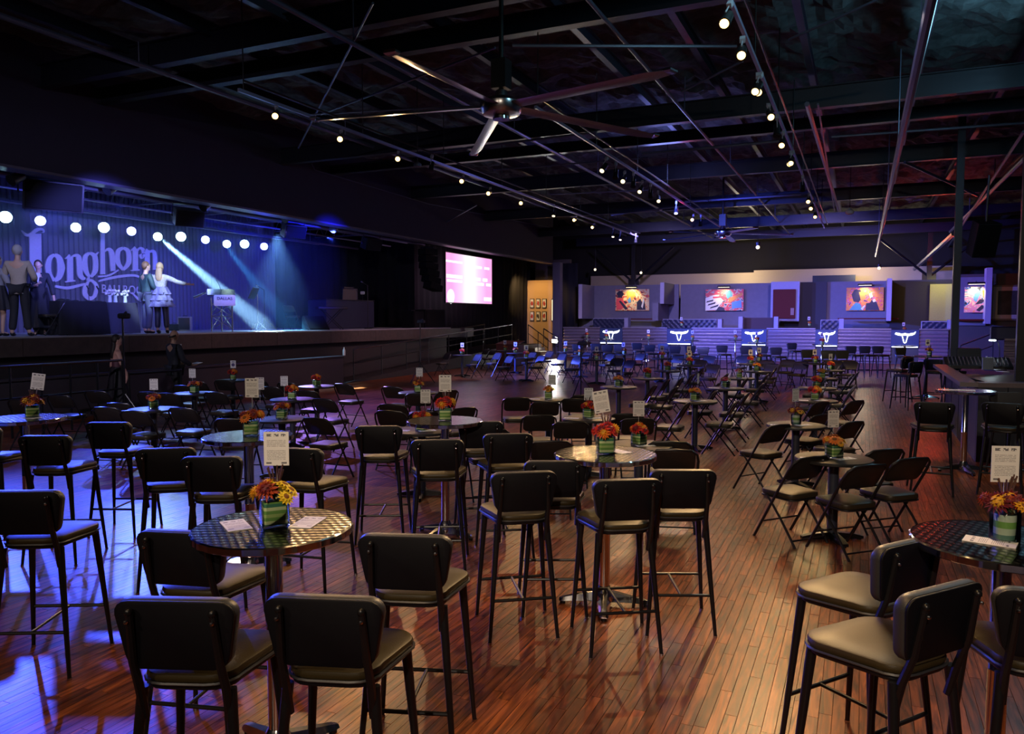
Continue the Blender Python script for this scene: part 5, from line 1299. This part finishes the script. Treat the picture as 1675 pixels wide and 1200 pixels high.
def bl_bottle(t2):
    mb = MB(); mb.lathe([(.035,0),(.037,.02),(.037,.16),(.014,.20),(.014,.24)], 14); part('bottle_body', mb, mat('frosted_bottle', (.75,.85,.85), .2), t2)
    mb = MB(); mb.cyl((0,0,.24),(0,0,.26),.016,n=10); part('cap', mb, white_paper, t2)
deskitem('water_bottle', 1613, 604, 1.0, 'clear bottle standing between mixer and laptop', 'bottle', bl_bottle)
deskitem('water_bottle', 1664, 610, 1.0, 'clear bottle beside the near steel post on the sound desk', 'bottle', bl_bottle)
def bl_rack(t2):
    mb = MB(); mb.bbox((0,0,.17),(.5,.4,.34),.01); part('case', mb, lamp_black, t2, False)
    for k in range(3): mb = MB(); mb.box((0,-.205,.07+.1*k),(.44,.02,.075)); part('rack_unit', mb, speaker_side, t2, False)
deskitem('equipment_rack', 1583, 592, .95, 'small black equipment rack with angled units on the sound desk', 'rack', bl_rack)
p = atz(1645, 608, 1.12); put_sheet(p, .5, 'pale papers lying on the sound desk near the lamp', 'printed sheets on the tables')
p = aty(575, 585, 20) ; b0 = atx(563, 586, -14.5); mb = MB(); mb.lathe([(.04,0),(.042,.02),(.042,.16),(.015,.21),(.015,.25)], 12); o = obj('water_bottle', mesh(mb, 'water_bottle', mat('frosted_bottle')), None, (-14.5, b0.y, .872)); tag(o, 'clear water bottle standing on the ledge before the stage', 'bottle')

# ------------------------------------------------------------------ stage furniture
def S(px, X): p = atx(px, 530, X); return Vector((X, p.y, SZ))
def draped(px0, px1, X, lab, m, dep=.75):
    a, b_ = S(px0, X), S(px1, X); d = (b_-a); L = d.length; rz = math.atan2(d.y, d.x)
    t = thing('draped_table', lab, 'table', (a+b_)/2, rz)
    n = 60; P = []; Fc = []
    per = rrect(L, dep, .04, 3, cy=dep/2); N = 0; ring = []
    for i in range(len(per)):
        p, q = Vector(per[i]), Vector(per[(i+1)%len(per)]); k = max(1, int((q-p).length/.08))
        for j in range(k): ring.append(p+(q-p)*j/k)
    R = len(ring); c = Vector((0, dep/2))
    for z, sc_, w_ in ((.01,1.05,.025),(.35,1.02,.018),(.70,.985,.006),(.745,.97,0),(.75,.95,0)):
        for k, p in enumerate(ring):
            nn = (p-c).normalized(); pp = c+(p-c)*sc_ + nn*w_*math.sin(k*1.9); P.append((pp.x, pp.y, z))
    for i in range(4):
        for k in range(R): Fc.append((i*R+k, i*R+(k+1)%R, (i+1)*R+(k+1)%R, (i+1)*R+k))
    Fc.append(tuple(range(4*R, 5*R))); mb = MB(); mb.add(P, Fc); part('floor_length_cloth', mb, m, t)
    mb = MB(); mb.box((0,dep/2,.70),(L*.9,dep*.85,.03)); part('board', mb, black_metal, t, False)
    return t, a, b_, rz
t1, a1, b1, r1 = draped(100, 178, -15.75, 'table under a black floor-length cloth at the stage edge', black_cloth)
t2, a2, b2, r2 = draped(179, 228, -16.3, 'table under a charcoal cloth just behind the couple', grey_cloth, .7)
def micstand(px, X, z, h, lab, name='microphone_stand', tripod=False):
    p = S(px, X); t = thing(name, lab, 'microphone stand', p)
    mb = MB(); mb.cyl((0,0,.03),(0,0,h),.012,n=8); part('pole', mb, black_metal, t)
    if tripod:
        for k in range(3):
            a = k*2.094+.5; mb = MB(); mb.cyl((0,0,h*.30),(.38*math.cos(a),.38*math.sin(a),.01),.012,n=6); part('leg', mb, black_metal, t)
    else: mb = MB(); mb.lathe([(.14,0),(.14,.02),(.02,.035)], 18); part('base', mb, black_metal, t)
    mb = MB(); mb.cyl((0,0,h),(-.10,-.14,h+.10),.010,n=6); part('boom', mb, black_metal, t)
    mb = MB(); mb.ball((-.13,-.18,h+.13), .032, 10, 6); mb.cyl((-.10,-.14,h+.10),(-.125,-.17,h+.125),.016,n=8); part('microphone', mb, dark_chrome, t)
    return t
def on_table(px, X): p = atx(px, 530, X); return Vector((X, p.y, SZ+.75))
for k, (px, py) in enumerate([(147,-16.1),(163,-16.1)]):
    p = on_table(px, py); t = thing('desk_microphone', 'small black table microphone on the stage tables, %s from the folding chairs' % ORD[k].replace('nearest','first'), 'microphone', p)
    mb = MB(); mb.lathe([(.07,0),(.07,.02),(.01,.03)], 14); part('base', mb, lamp_black, t)
    mb = MB(); mb.tube([(0,0,.02),(0,0,.2),(-.05,.03,.3)], .007, 6); part('neck', mb, lamp_black, t)
    mb = MB(); mb.cyl((-.05,.03,.3),(-.16,.08,.36),.018,n=8); part('microphone_head', mb, lamp_black, t)
for k, (px, py) in enumerate([(190,-16.6),(206,-16.6),(181,-16.5)]):
    p = on_table(px, py); t = thing('flower_posy', 'small pale flower posy on the charcoal stage table, %s one' % ('middle','end','smaller')[k], 'flowers', p)
    mb = MB(); mb.lathe([(.04,0),(.05,.02),(.035,.14),(.05,.18)], 12); part('vase', mb, mat('frosted_bottle'), t)
    mb = MB()
    for j in range(9): a = j*2.4; mb.ball((.07*math.cos(a)*(j/9+.3), .07*math.sin(a)*(j/9+.3), .24+.05*math.sin(j*1.7)), .035, 7, 5)
    part('blossoms', mb, white_paper, t, kind='stuff')
    for j in range(3): mb = MB(); mb.cyl((0,0,.15),(.06*math.cos(j*2.1),.06*math.sin(j*2.1),.24),.006,n=5); part('stem', mb, stemg, t)
# lectern of silver truss
p = S(363, -16.3); t = thing('lectern', 'silver truss lectern with white name board reading DALLAS', 'lectern', p, .8)
for (x, y) in ((-.27,-.2),(.27,-.2),(0,.22)):
    mb = MB(); mb.cyl((x,y,0),(x,y,.95),.022,n=10); part('upright', mb, chrome, t)
for (p0, p1) in (((-.27,-.2,.08),(.27,-.2,.42)),((.27,-.2,.08),(-.27,-.2,.42)),((-.27,-.2,.42),(.27,-.2,.78)),((.27,-.2,.42),(-.27,-.2,.78)),((-.27,-.2,.78),(.27,-.2,.78)),((-.27,-.2,.42),(.27,-.2,.42)),((-.27,-.2,.1),(0,.22,.5)),((.27,-.2,.1),(0,.22,.5)),((-.27,-.2,.5),(0,.22,.9)),((.27,-.2,.5),(0,.22,.9))):
    mb = MB(); mb.cyl(p0, p1, .012, n=6); part('brace', mb, chrome, t)
mb = MB(); mb.add([(-.36,-.3,.98),(.36,-.3,.98),(.36,.25,1.16),(-.36,.25,1.16),(-.36,-.3,1.01),(.36,-.3,1.01),(.36,.25,1.19),(-.36,.25,1.19)], [(0,3,2,1),(4,5,6,7),(0,1,5,4),(1,2,6,5),(2,3,7,6),(3,0,4,7)]); part('reading_top', mb, dark_chrome, t, False)
mb = MB(); mb.slab(rrect(.56,.30,.04,3), 0, .02, .004); brd = part('name_board', mb, mat('white_board', (.85,.85,.85), .4), t, loc=(.08,-.33,.86), rot=(PI/2,0,0))
def text_mesh(body, size, name, m, parent, loc, rot, extrude=.002, align='CENTER'):
    cu = bpy.data.curves.new(name, 'FONT'); cu.body = body; cu.size = size; cu.extrude = extrude; cu.align_x = align; cu.align_y = 'CENTER'
    o = bpy.data.objects.new(name, cu); COL.objects.link(o); dg = bpy.context.evaluated_depsgraph_get(); dg.update()
    me = bpy.data.meshes.new_from_object(o.evaluated_get(dg)); bpy.data.objects.remove(o); me.materials.clear(); me.materials.append(m)
    return obj(name, me, parent, loc, rot)
o = text_mesh('DALLAS', .115, 'lettering', lamp_black, brd, (0,.05,.024), (0,0,0)); o['kind'] = 'stuff'
for s, e_ in (((-.1,-.2,1.1),(-.2,-.2,1.45)),):
    mb = MB(); mb.tube([(0,.1,1.14),(-.05,.05,1.3),(-.12,-.05,1.42)], .008, 6); part('gooseneck_microphone', mb, lamp_black, t)
# white lit paddle lights on the lectern side
mb = MB(); mb.tube([(-.36,.0,1.1),(-.72,-.05,.93)], [.02,.035], 8); part('side_arm', mb, chrome, t)
# music stand
p = S(422, -16.5); t = thing('music_stand', 'music stand with white page tipped forward beside the lectern', 'music stand', p, .4)
mb = MB(); mb.cyl((0,0,.2),(0,0,1.1),.012,n=8); part('pole', mb, dark_chrome, t)
for k in range(3): a = k*2.094; mb = MB(); mb.cyl((0,0,.28),(.28*math.cos(a),.28*math.sin(a),.01),.01,n=6); part('leg', mb, dark_chrome, t)
R = Matrix.Rotation(.45, 3, 'Y'); mb = MB(); mb.box((-.10,-.02,1.12),(.03,.5,.36),R); part('desk_plate', mb, lamp_black, t, False)
mb = MB(); mb.box((-.12,-.03,1.11),(.012,.42,.33),R); part('page', mb, white_paper, t, False)
micstand(433, -16.9, SZ, 1.25, 'microphone stand with boom beside the music stand', tripod=True)
micstand(602, -16.2, SZ, 1.55, 'tall microphone stand in front of the table with the case')
def boxthing(name, lab, cat, px, X, d, rz, m, face=None):
    p = S(px, X); t = thing(name, lab, cat, p, rz); mb = MB(); mb.bbox((0,0,d[2]/2), d, .015); part('cabinet', mb, m, t, False)
    mb = MB(); mb.bbox((0,-d[1]/2-.01,d[2]/2),(d[0]*.86,.03,d[2]*.84),.008); part('front_grille', mb, face or speaker_black, t, False)
    mb = MB(); mb.tube([(-d[0]*.15,0,d[2]),(-d[0]*.15,0,d[2]+.03),(d[0]*.15,0,d[2]+.03),(d[0]*.15,0,d[2])],.01,6); part('handle', mb, lamp_black, t); return t
boxthing('guitar_amplifier', 'small pale-fronted amplifier on the stage floor behind the couple', 'amplifier', 303, -18.6, (.36,.25,.42), .6, mat('pale_amp', (.25,.25,.3), .5), lamp_black)
boxthing('guitar_amplifier', 'low black box beside the pale amplifier', 'amplifier', 285, -18.8, (.3,.2,.2), .6, lamp_black)
boxthing('subwoofer', 'wide black subwoofer at the ramp end of the stage', 'loudspeaker', 702, -16.0, (1.1,.7,.72), 1.3, speaker_black)
boxthing('subwoofer', 'second black subwoofer behind at the ramp end of the stage', 'loudspeaker', 676, -16.3, (.6,.7,.66), 1.3, speaker_black)
p = S(517, -15.9); t = thing('monitor_wedge', 'wedge floor monitor lit blue at the stage front', 'loudspeaker', p, 1.1)
mb = MB(); mb.add([(-.35,-.28,0),(.35,-.28,0),(.35,.28,0),(-.35,.28,0),(-.35,.18,.46),(.35,.18,.46),(.35,.28,.42),(-.35,.28,.42)], [(0,3,2,1),(0,1,5,4),(4,5,6,7),(2,3,7,6),(1,2,6,5),(0,4,7,3)]); part('cabinet', mb, speaker_side, t, False)
mb = MB(); mb.add([(-.32,-.262,.03),(.32,-.262,.03),(.32,.15,.43),(-.32,.15,.43),(-.32,-.275,.04),(.32,-.275,.04),(.32,.14,.445),(-.32,.14,.445)], [(0,3,2,1),(4,5,6,7),(0,1,5,4),(1,2,6,5),(2,3,7,6),(3,0,4,7)]); part('front_grille', mb, speaker_black, t, False)
p = S(543, -16.2); t = thing('keyboard_stand', 'small keyboard on a folding stand before the dark table', 'keyboard', p, 1.0)
mb = MB(); mb.bbox((0,0,.72),(1.0,.3,.09),.02); part('keyboard', mb, speaker_side, t, False)
for s in (-1,1): mb = MB(); mb.cyl((-.35,s*.12,0),(.35,s*.12,.68),.014,n=6); mb.cyl((.35,s*.12,0),(-.35,s*.12,.68),.014,n=6); part('leg', mb, black_metal, t)
# dark table with open case and gear
a = S(534, -17.3); b_ = S(612, -17.3); d = b_-a; t = thing('draped_table', 'tall table under navy cloth carrying the open case', 'table', (a+b_)/2, math.atan2(d.y,d.x))
mb = MB(); mb.bbox((0,.4,.52),(d.length,.8,1.04),.03); part('floor_length_cloth', mb, mat('navy_cloth', (.012,.016,.05), .8), t, False)
mb = MB(); mb.bbox((0,.4,1.05),(d.length+.04,.84,.02),.005); part('board', mb, lamp_black, t, False)
q = atx(569, 475, -17.7); q.z = SZ+1.06; t = thing('equipment_case', 'open silver-edged equipment case on the navy-draped table', 'case', q, 1.0)
mb = MB(); mb.bbox((0,0,.2),(.55,.35,.40),.01); part('case_body', mb, lamp_black, t, False)
mb = MB()
for (p0,p1) in (((-.28,-.19,0),(.28,-.19,0)),((-.28,-.19,.41),(.28,-.19,.41)),((-.28,-.19,0),(-.28,-.19,.41)),((.28,-.19,0),(.28,-.19,.41))): mb.cyl(p0,p1,.014,n=6)
part('silver_edging', mb, chrome, t)
mb = MB(); mb.bbox((0,0,.46),(.4,.25,.08),.02); part('mixer_top', mb, speaker_side, t, False)
q = atx(593, 475, -17.7); q.z = SZ+1.06; t = thing('stage_light', 'small pale work light beside the open case', 'stage light', (q.x,q.y,q.z), .5)
mb = MB(); mb.cyl((0,0,0),(0,0,.26),.012,n=6); part('pole', mb, black_metal, t); mb = MB(); mb.bbox((.0,0,.3),(.16,.1,.12),.02); part('lamp_head', mb, mat('pale_head', (.55,.65,.7), .4), t)
# folding chairs on the stage
for k, (px, py, rel) in enumerate([(84,-16.0,215),(93,-16.4,215),(108,-17.0,215),(478,-17.2,20)]):
    p = S(px, py); P_fold.put(p, YAW-math.radians(rel), ('pale folding chair on the stage beside the black-draped table, %s of three' % ('first','second','third')[k]) if k < 3 else 'folding chair alone at the dark end of the stage', 'folding chairs')
# tripod stands on the hall floor
for (px, py, h, lab) in ((688, 626, 1.86, 'tall black tripod stand before the ramp railing'), (203, 673, 2.0, 'tall black tripod stand beside the walking woman'), (950, 655, 1.35, 'dark stand on the dance floor catching the floodlight')):
    p = atz(px, py, 0) if px != 203 else Vector((-12.4, atx(203, 600, -12.4).y, 0)); t = thing('tripod_stand', lab, 'stand', p)
    mb = MB(); mb.cyl((0,0,.12),(0,0,h),.018,n=8); part('pole', mb, black_metal, t)
    for k in range(3): a = k*2.094+.3; mb = MB(); mb.cyl((0,0,.62),(.45*math.cos(a),.45*math.sin(a),.01),.013,n=6); part('leg', mb, black_metal, t)
    mb = MB(); mb.bbox((.04,0,h+.05),(.22,.10,.10),.02); part('head', mb, speaker_side, t)
    mb = MB(); mb.cyl((-.1,0,h+.02),(.1,0,h+.12),.02,n=8); part('knob', mb, dark_chrome, t)
# ------------------------------------------------------------------ people
def skin(name, J, E, m, parent, sub=2, extra=None):
    """J: name -> (x,y,z,r) ; E: list of (a,b)"""
    ks = list(J); idx = {k: i for i, k in enumerate(ks)}
    me = bpy.data.meshes.new(name); me.from_pydata([J[k][:3] for k in ks], [(idx[a], idx[b]) for a, b in E], [])
    o = bpy.data.objects.new(name, me); COL.objects.link(o)
    md = o.modifiers.new('s', 'SKIN'); md.use_smooth_shade = True
    for i, k in enumerate(ks):
        r = J[k][3]; r = (r, r) if not isinstance(r, tuple) else r
        me.skin_vertices[0].data[i].radius = r; me.skin_vertices[0].data[i].use_root = (i == 0)
    s = o.modifiers.new('u', 'SUBSURF'); s.levels = sub; s.render_levels = sub
    dg = bpy.context.evaluated_depsgraph_get(); dg.update()
    me2 = bpy.data.meshes.new_from_object(o.evaluated_get(dg)); bpy.data.objects.remove(o)
    if extra:
        V = [tuple(v.co) for v in me2.vertices]; Fc = [tuple(p.vertices) for p in me2.polygons]; n0 = len(V)
        V += extra.v; Fc += [tuple(i+n0 for i in f) for f in extra.f]
        me2 = bpy.data.meshes.new(name); me2.from_pydata(V, [], Fc)
    me2.materials.clear(); me2.materials.append(m); me2.name = name
    me2.polygons.foreach_set('use_smooth', [True]*len(me2.polygons)); me2.update()
    return obj(name, me2, parent)
def lerp(a, b, k): return tuple(a[i]*(1-k)+b[i]*k for i in range(3))
def person(label, loc, rz, pose, top, bottom, hair, skin_c, H=1.72, female=False, skirt=None, hairlen=0.0, bald=False, shirt=None, coat=False, bare=False):
    t = thing('person', label, 'person', loc, rz); s = H/1.75
    P = dict(pelvis=(0,0,.95), waist=(0,.01,1.10), chest=(0,.0,1.32), neck=(0,-.01,1.47), head0=(0,.02,1.555), head1=(0,.015,1.64), head2=(0,.0,1.70),
             lsh=(-.18,0,1.40), rsh=(.18,0,1.40), lel=(-.24,0,1.12), rel=(.24,0,1.12), lwr=(-.24,.06,.88), rwr=(.24,.06,.88), lha=(-.24,.09,.80), rha=(.24,.09,.80),
             lhip=(-.09,0,.92), rhip=(.09,0,.92), lkn=(-.10,.02,.50), rkn=(.10,.02,.50), lan=(-.10,-.02,.08), ran=(.10,-.02,.08), lto=(-.10,.14,.03), rto=(.10,.14,.03))
    if female:
        P['lsh'] = (-.155,0,1.40); P['rsh'] = (.155,0,1.40)
    P.update(pose); P = {k: tuple(c*s for c in v) for k, v in P.items()}
    r = dict(pelvis=(.13,.10), waist=(.115 if not female else .10,.085), chest=(.14 if not female else .125,.10), neck=.05, head0=(.050,.060), head1=(.074,.088), head2=(.042,.055),
             lsh=.055, rsh=.055, lel=.038, rel=.038, lwr=.026, rwr=.026, lha=(.035,.018), rha=(.035,.018), lhip=.085, rhip=.085, lkn=.055, rkn=.055, lan=.036, ran=.036, lto=.035, rto=.035)
    r = {k: (tuple(x*s for x in v) if isinstance(v, tuple) else v*s) for k, v in r.items()}
    J = {k: (*P[k], r[k]) for k in r}
    E = [('pelvis','waist'),('waist','chest'),('chest','neck'),('neck','head0'),('head0','head1'),('head1','head2'),('chest','lsh'),('lsh','lel'),('lel','lwr'),('lwr','lha'),('chest','rsh'),('rsh','rel'),('rel','rwr'),('rwr','rha'),
         ('pelvis','lhip'),('lhip','lkn'),('lkn','lan'),('lan','lto'),('pelvis','rhip'),('rhip','rkn'),('rkn','ran'),('ran','rto')]
    hd = Vector(P['head1'])
    # nose and fingers as extra short chains of the same body
    fx = Vector((0,1,0)) if 'face' not in pose else Vector(pose['face'])
    J['nose'] = (*(hd+Vector((0,.095*s,-.012*s))), .012*s); E.append(('head1','nose'))
    for sd in 'lr':
        wv = Vector(P[sd+'wr']); hv = Vector(P[sd+'ha']); d = (hv-wv).normalized(); sdv = d.orthogonal().normalized()
        for k in range(4):
            tip = hv + d*(.085-.008*abs(k-1.4))*s + sdv*(k-1.5)*.020*s; J[sd+'f%d'%k] = (*tip, .008*s); E.append((sd+'ha', sd+'f%d'%k))
        J[sd+'th'] = (*(wv+d*.04*s+sdv*.055*s), .009*s); E.append((sd+'wr', sd+'th'))
    skm = mat('skin_%s' % skin_c[0], skin_c[1], .5, var=.08)
    hx = MB(); hx.ball(tuple(hd+Vector((0,.004*s,.0))), .088*s, 16, 12, (.84,1.02,1.22)); hx.ball(tuple(hd+Vector((0,.045*s,-.065*s))), .045*s, 10, 7, (1,.9,.9))
    skin('body', J, E, skm, t, 2, hx)
    def sub(keys, edges, grow, name, m, over=None):
        K = {k: (*P[k], tuple((a+grow) for a in (r[k] if isinstance(r[k], tuple) else (r[k], r[k])))) for k in keys}
        if over: K.update(over)
        return skin(name, K, edges, m, t)
    g = .022*s
    if bare: 
        sub(['pelvis','waist','chest'], [('pelvis','waist'),('waist','chest')], g*.8, 'top', top)
    else:
        for sd in 'lr': P[sd+'cu'] = lerp(P[sd+'el'], P[sd+'wr'], .92); r[sd+'cu'] = .030*s
        keys = ['pelvis','waist','chest','lsh','lel','lcu','rsh','rel','rcu']
        ed = [('pelvis','waist'),('waist','chest'),('chest','lsh'),('lsh','lel'),('lel','lcu'),('chest','rsh'),('rsh','rel'),('rel','rcu')]
        ov = {'hem': (P['pelvis'][0], P['pelvis'][1], P['pelvis'][2]-.14*s, (.185*s,.14*s))} if coat else {}
        if coat: ed = [('hem','pelvis')]+ed
        ov['col'] = (*lerp(P['chest'], P['neck'], .75), .062*s); ed.append(('chest','col'))
        sub(keys, ed, g, 'jacket' if coat else 'top', top, ov)
        if shirt:
            mb = MB(); c = Vector(lerp(P['chest'], P['neck'], .2)); mb.add([c+Vector((-.05*s,.150*s,.10*s)), c+Vector((.05*s,.150*s,.10*s)), c+Vector((0,.168*s,-.16*s)), c+Vector((0,.14*s,.10*s))], [(0,2,3),(3,2,1)]); part('shirt_front', mb, shirt, t)
    if bottom is not None:
        for sd in 'lr': P[sd+'an2'] = lerp(P[sd+'kn'], P[sd+'an'], .95); r[sd+'an2'] = .05*s
        sub(['pelvis','lhip','lkn','lan2','rhip','rkn','ran2'], [('pelvis','lhip'),('lhip','lkn'),('lkn','lan2'),('pelvis','rhip'),('rhip','rkn'),('rkn','ran2')], g*.9, 'trousers', bottom)
    if skirt:
        m_, z0, z1, tiers, r0, r1 = skirt
        cx, cy = P['pelvis'][0], P['pelvis'][1]
        for q in range(tiers):
            za = z1-(z1-z0)*q/tiers; zb = z1-(z1-z0)*(q+1)/tiers-.03; ra = r0+(r1-r0)*q/tiers; rb = r0+(r1-r0)*(q+1)/tiers
            n = 48; V = []
            for j, (z, rr_, am) in enumerate(((za, ra, 0),((za+zb)/2,(ra+rb)/2+.02,.012),(zb, rb+.045,.032))):
                for k in range(n): a = 2*PI*k/n; R_ = rr_+am*math.sin(a*9+q*2); V.append((cx+R_*math.cos(a), cy+R_*.8*math.sin(a), z))
            mb = MB(); mb.add(V, [(j*n+k, j*n+(k+1)%n, (j+1)*n+(k+1)%n, (j+1)*n+k) for j in range(2) for k in range(n)]); part('ruffle' if tiers > 1 else 'skirt', mb, m_, t)
    for sd in 'lr':
        K = {'a': (*P[sd+'an'][:2], P[sd+'an'][2], .045*s), 'b': (*lerp(P[sd+'an'], P[sd+'to'], .2)[:2], .035*s, .045*s), 'c': (*P[sd+'to'][:2], P[sd+'to'][2], (.045*s,.03*s))}
        skin('shoe', K, [('a','b'),('b','c')], lamp_black, t, 1)
    if bald:
        mb = MB(); mb.tube([hd+Vector((-.085*s,-.01,.0)), hd+Vector((-.06*s,-.075*s,-.03*s)), hd+Vector((0,-.1*s,-.035*s)), hd+Vector((.06*s,-.075*s,-.03*s)), hd+Vector((.085*s,-.01,0))], .018*s, 8); part('hair', mb, hair, t)
    else:
        mb = MB(); mb.ball(tuple(hd+Vector((0,-.018*s,.022*s))), .096*s, 18, 12, (.90,1.0,1.14))
        mb.v = [((x, y-.045*s*max(0, min(1, (hd.z+.035*s-z)/(.06*s)))*(1 if y > hd.y-.02 else 0), z) ) for (x, y, z) in mb.v]
        part('hair', mb, hair, t)
        if hairlen:
            K = {'a': (*(hd+Vector((0,-.055*s,.0))), (.075*s,.05*s)), 'c': (*(hd+Vector((0,-.075*s,-.13*s))), (.088*s,.045*s)), 'd': (*(hd+Vector((0,-.10*s,-.13*s-hairlen*.6))), (.095*s,.04*s)), 'e': (*(hd+Vector((0,-.10*s,-.15*s-hairlen))), (.05*s,.02*s))}
            skin('long_hair', K, [('a','c'),('c','d'),('d','e')], hair, t)
    for sx in (-1,1):
        mb = MB(); mb.ball(tuple(hd+Vector((sx*.030*s,.078*s,.008*s))), .009*s, 8, 5); part('eye', mb, white_paper, t)
        mb = MB(); mb.ball(tuple(hd+Vector((sx*.080*s,-.005*s,-.01*s))), .022*s, 8, 5, (.4,.8,1.2)); part('ear', mb, skm, t)
    mb = MB(); mb.ball(tuple(hd+Vector((0,.080*s,-.045*s))), .018*s, 8, 5, (1.3,.4,.35)); part('mouth', mb, mat('lips', (.35,.10,.09), .5), t)
    return t
def facing(rel): return YAW + .42 - math.radians(rel)
lt = ('light', (.55,.34,.25)); tn = ('tan', (.42,.24,.16))
navy_suit = mat('dark_suit', (.016,.018,.028), .75); teal_suit = mat('teal_suit', (.03,.07,.08), .6); tan_jacket = mat('pale_jacket', (.40,.34,.28), .8)
dk_tr = mat('dark_trousers', (.012,.012,.016), .8); jeans = mat('mid_trousers', (.08,.09,.16), .8)
gry = mat('grey_hair', (.38,.37,.38), .7, bump=(60,.5)); drk = mat('dark_hair', (.02,.014,.012), .5, bump=(60,.5)); brn = mat('brown_hair', (.16,.08,.04), .5, bump=(60,.5)); bld = mat('blond_hair', (.42,.28,.16), .5, bump=(60,.5))
dress = mat('ruffled_dress', (.17,.16,.36), .5, bump=(25,.6), var=.6); blk = mat('black_dress', (.012,.010,.016), .7)
person('grey-haired man in a pale jacket with his back turned on the stage', S(33,-15.8), facing(12), dict(lel=(-.27,.05,1.12), lwr=(-.20,.25,1.10), lha=(-.17,.31,1.12), rel=(.27,.05,1.12), rwr=(.18,.26,1.10), rha=(.15,.32,1.12), lan=(-.14,-.02,.08), ran=(.15,0,.08), lto=(-.16,.14,.03), rto=(.18,.15,.03)), tan_jacket, dk_tr, gry, lt, 1.86, coat=True)
person('person in a dark skirt cut off at the frame edge on the stage', S(-1,-16.2), facing(40), dict(rel=(.24,.05,1.12), rwr=(.16,.22,1.02), rha=(.12,.28,1.02)), mat('pale_blouse', (.30,.30,.36), .7), None, brn, lt, 1.66, female=True, skirt=(blk, .58, 1.04, 1, .15, .22), hairlen=.15)
person('person in long black clothes and pale scarf facing out beside the pale chairs', S(66,-16.3), facing(178), dict(lel=(-.26,.02,1.12), lwr=(-.30,.10,.90), lha=(-.31,.13,.83), rel=(.22,.06,1.12), rwr=(.05,.2,1.16), rha=(-.01,.22,1.2)), navy_suit, dk_tr, drk, lt, 1.62, coat=True, shirt=mat('pale_scarf', (.6,.6,.66), .7), skirt=(blk, .2, 1.04, 1, .16, .24))
person('man in a dark jacket and open white collar beside the pointing woman', S(241,-15.95), facing(62), dict(lel=(-.25,-.02,1.12), lwr=(-.22,.08,.90), rel=(.23,.06,1.13), rwr=(.12,.22,1.05), rha=(.07,.27,1.06)), teal_suit, jeans, brn, lt, 1.74, coat=True, shirt=white_paper)
person('long-haired woman in a ruffled dress pointing across the stage', S(264,-15.7), facing(25), dict(rel=(.42,.02,1.28), rwr=(.66,.06,1.22), rha=(.74,.07,1.22), lel=(-.22,.02,1.12), lwr=(-.15,.18,1.02), lha=(-.12,.24,1.02), lan=(-.10,0,.10), ran=(.14,0,.10), lkn=(-.09,.02,.5), rkn=(.11,.02,.5)), mat('sheer_blouse', (.42,.40,.52), .5, bump=(30,.5), var=.5), mat('dark_tights', (.02,.022,.06), .5), bld, lt, 1.72, female=True, skirt=(dress, .68, 1.14, 3, .165, .28), hairlen=.20)
p = atx(189, 660, -13.3); 
dist = lambda px: (13.3)/(math.sin(YAW)+ (837.5-px)/F*math.cos(YAW))
def hall(px, X): d = ray(px, 560); k = X/d[0]; return (X, d[1]*k, 0)
person('dark-haired woman in a pink strapless dress walking below the stage', hall(190,-13.3), facing(75), dict(lel=(-.22,-.06,1.12), lwr=(-.22,.02,.88), rel=(.22,.05,1.12), rwr=(.20,.16,.92), lan=(-.10,-.15,.1), lto=(-.1,0,.03), ran=(.10,.18,.08), rto=(.10,.32,.03), lkn=(-.10,.0,.5), rkn=(.10,.14,.5)), mat('rose_bodice', (.10,.03,.05), .6), None, drk, ('rosy', (.60,.33,.26)), 1.68, female=True, skirt=(blk, .35, 1.06, 1, .14, .24), hairlen=.22, bare=True)
person('bald man in a dark suit walking below the stage with papers in hand', hall(284,-13.3), facing(60), dict(lel=(-.24,.04,1.12), lwr=(-.20,.26,1.03), lha=(-.19,.33,1.03), rel=(.24,.06,1.12), rwr=(.19,.28,1.00), rha=(.18,.35,1.0), lan=(-.10,.20,.08), lto=(-.10,.34,.03), ran=(.10,-.15,.1), rto=(.1,0,.03), lkn=(-.10,.16,.5)), navy_suit, dk_tr, drk, tn, 1.76, coat=True, bald=True, shirt=mat('pale_shirt', (.5,.5,.55), .8))
h = hall(284,-13.3); f_ = Vector((-math.sin(facing(60)), math.cos(facing(60)), 0)); q = Vector(h)+f_*.46+Vector((0,0,1.02))
mb = MB(); mb.box((0,0,0),(.22,.28,.012)); o = obj('folded_papers', mesh(mb, 'folded_papers', white_paper, False), None, q, (.2,0,facing(60))); tag(o, 'white papers held by the bald walking man', 'paper')
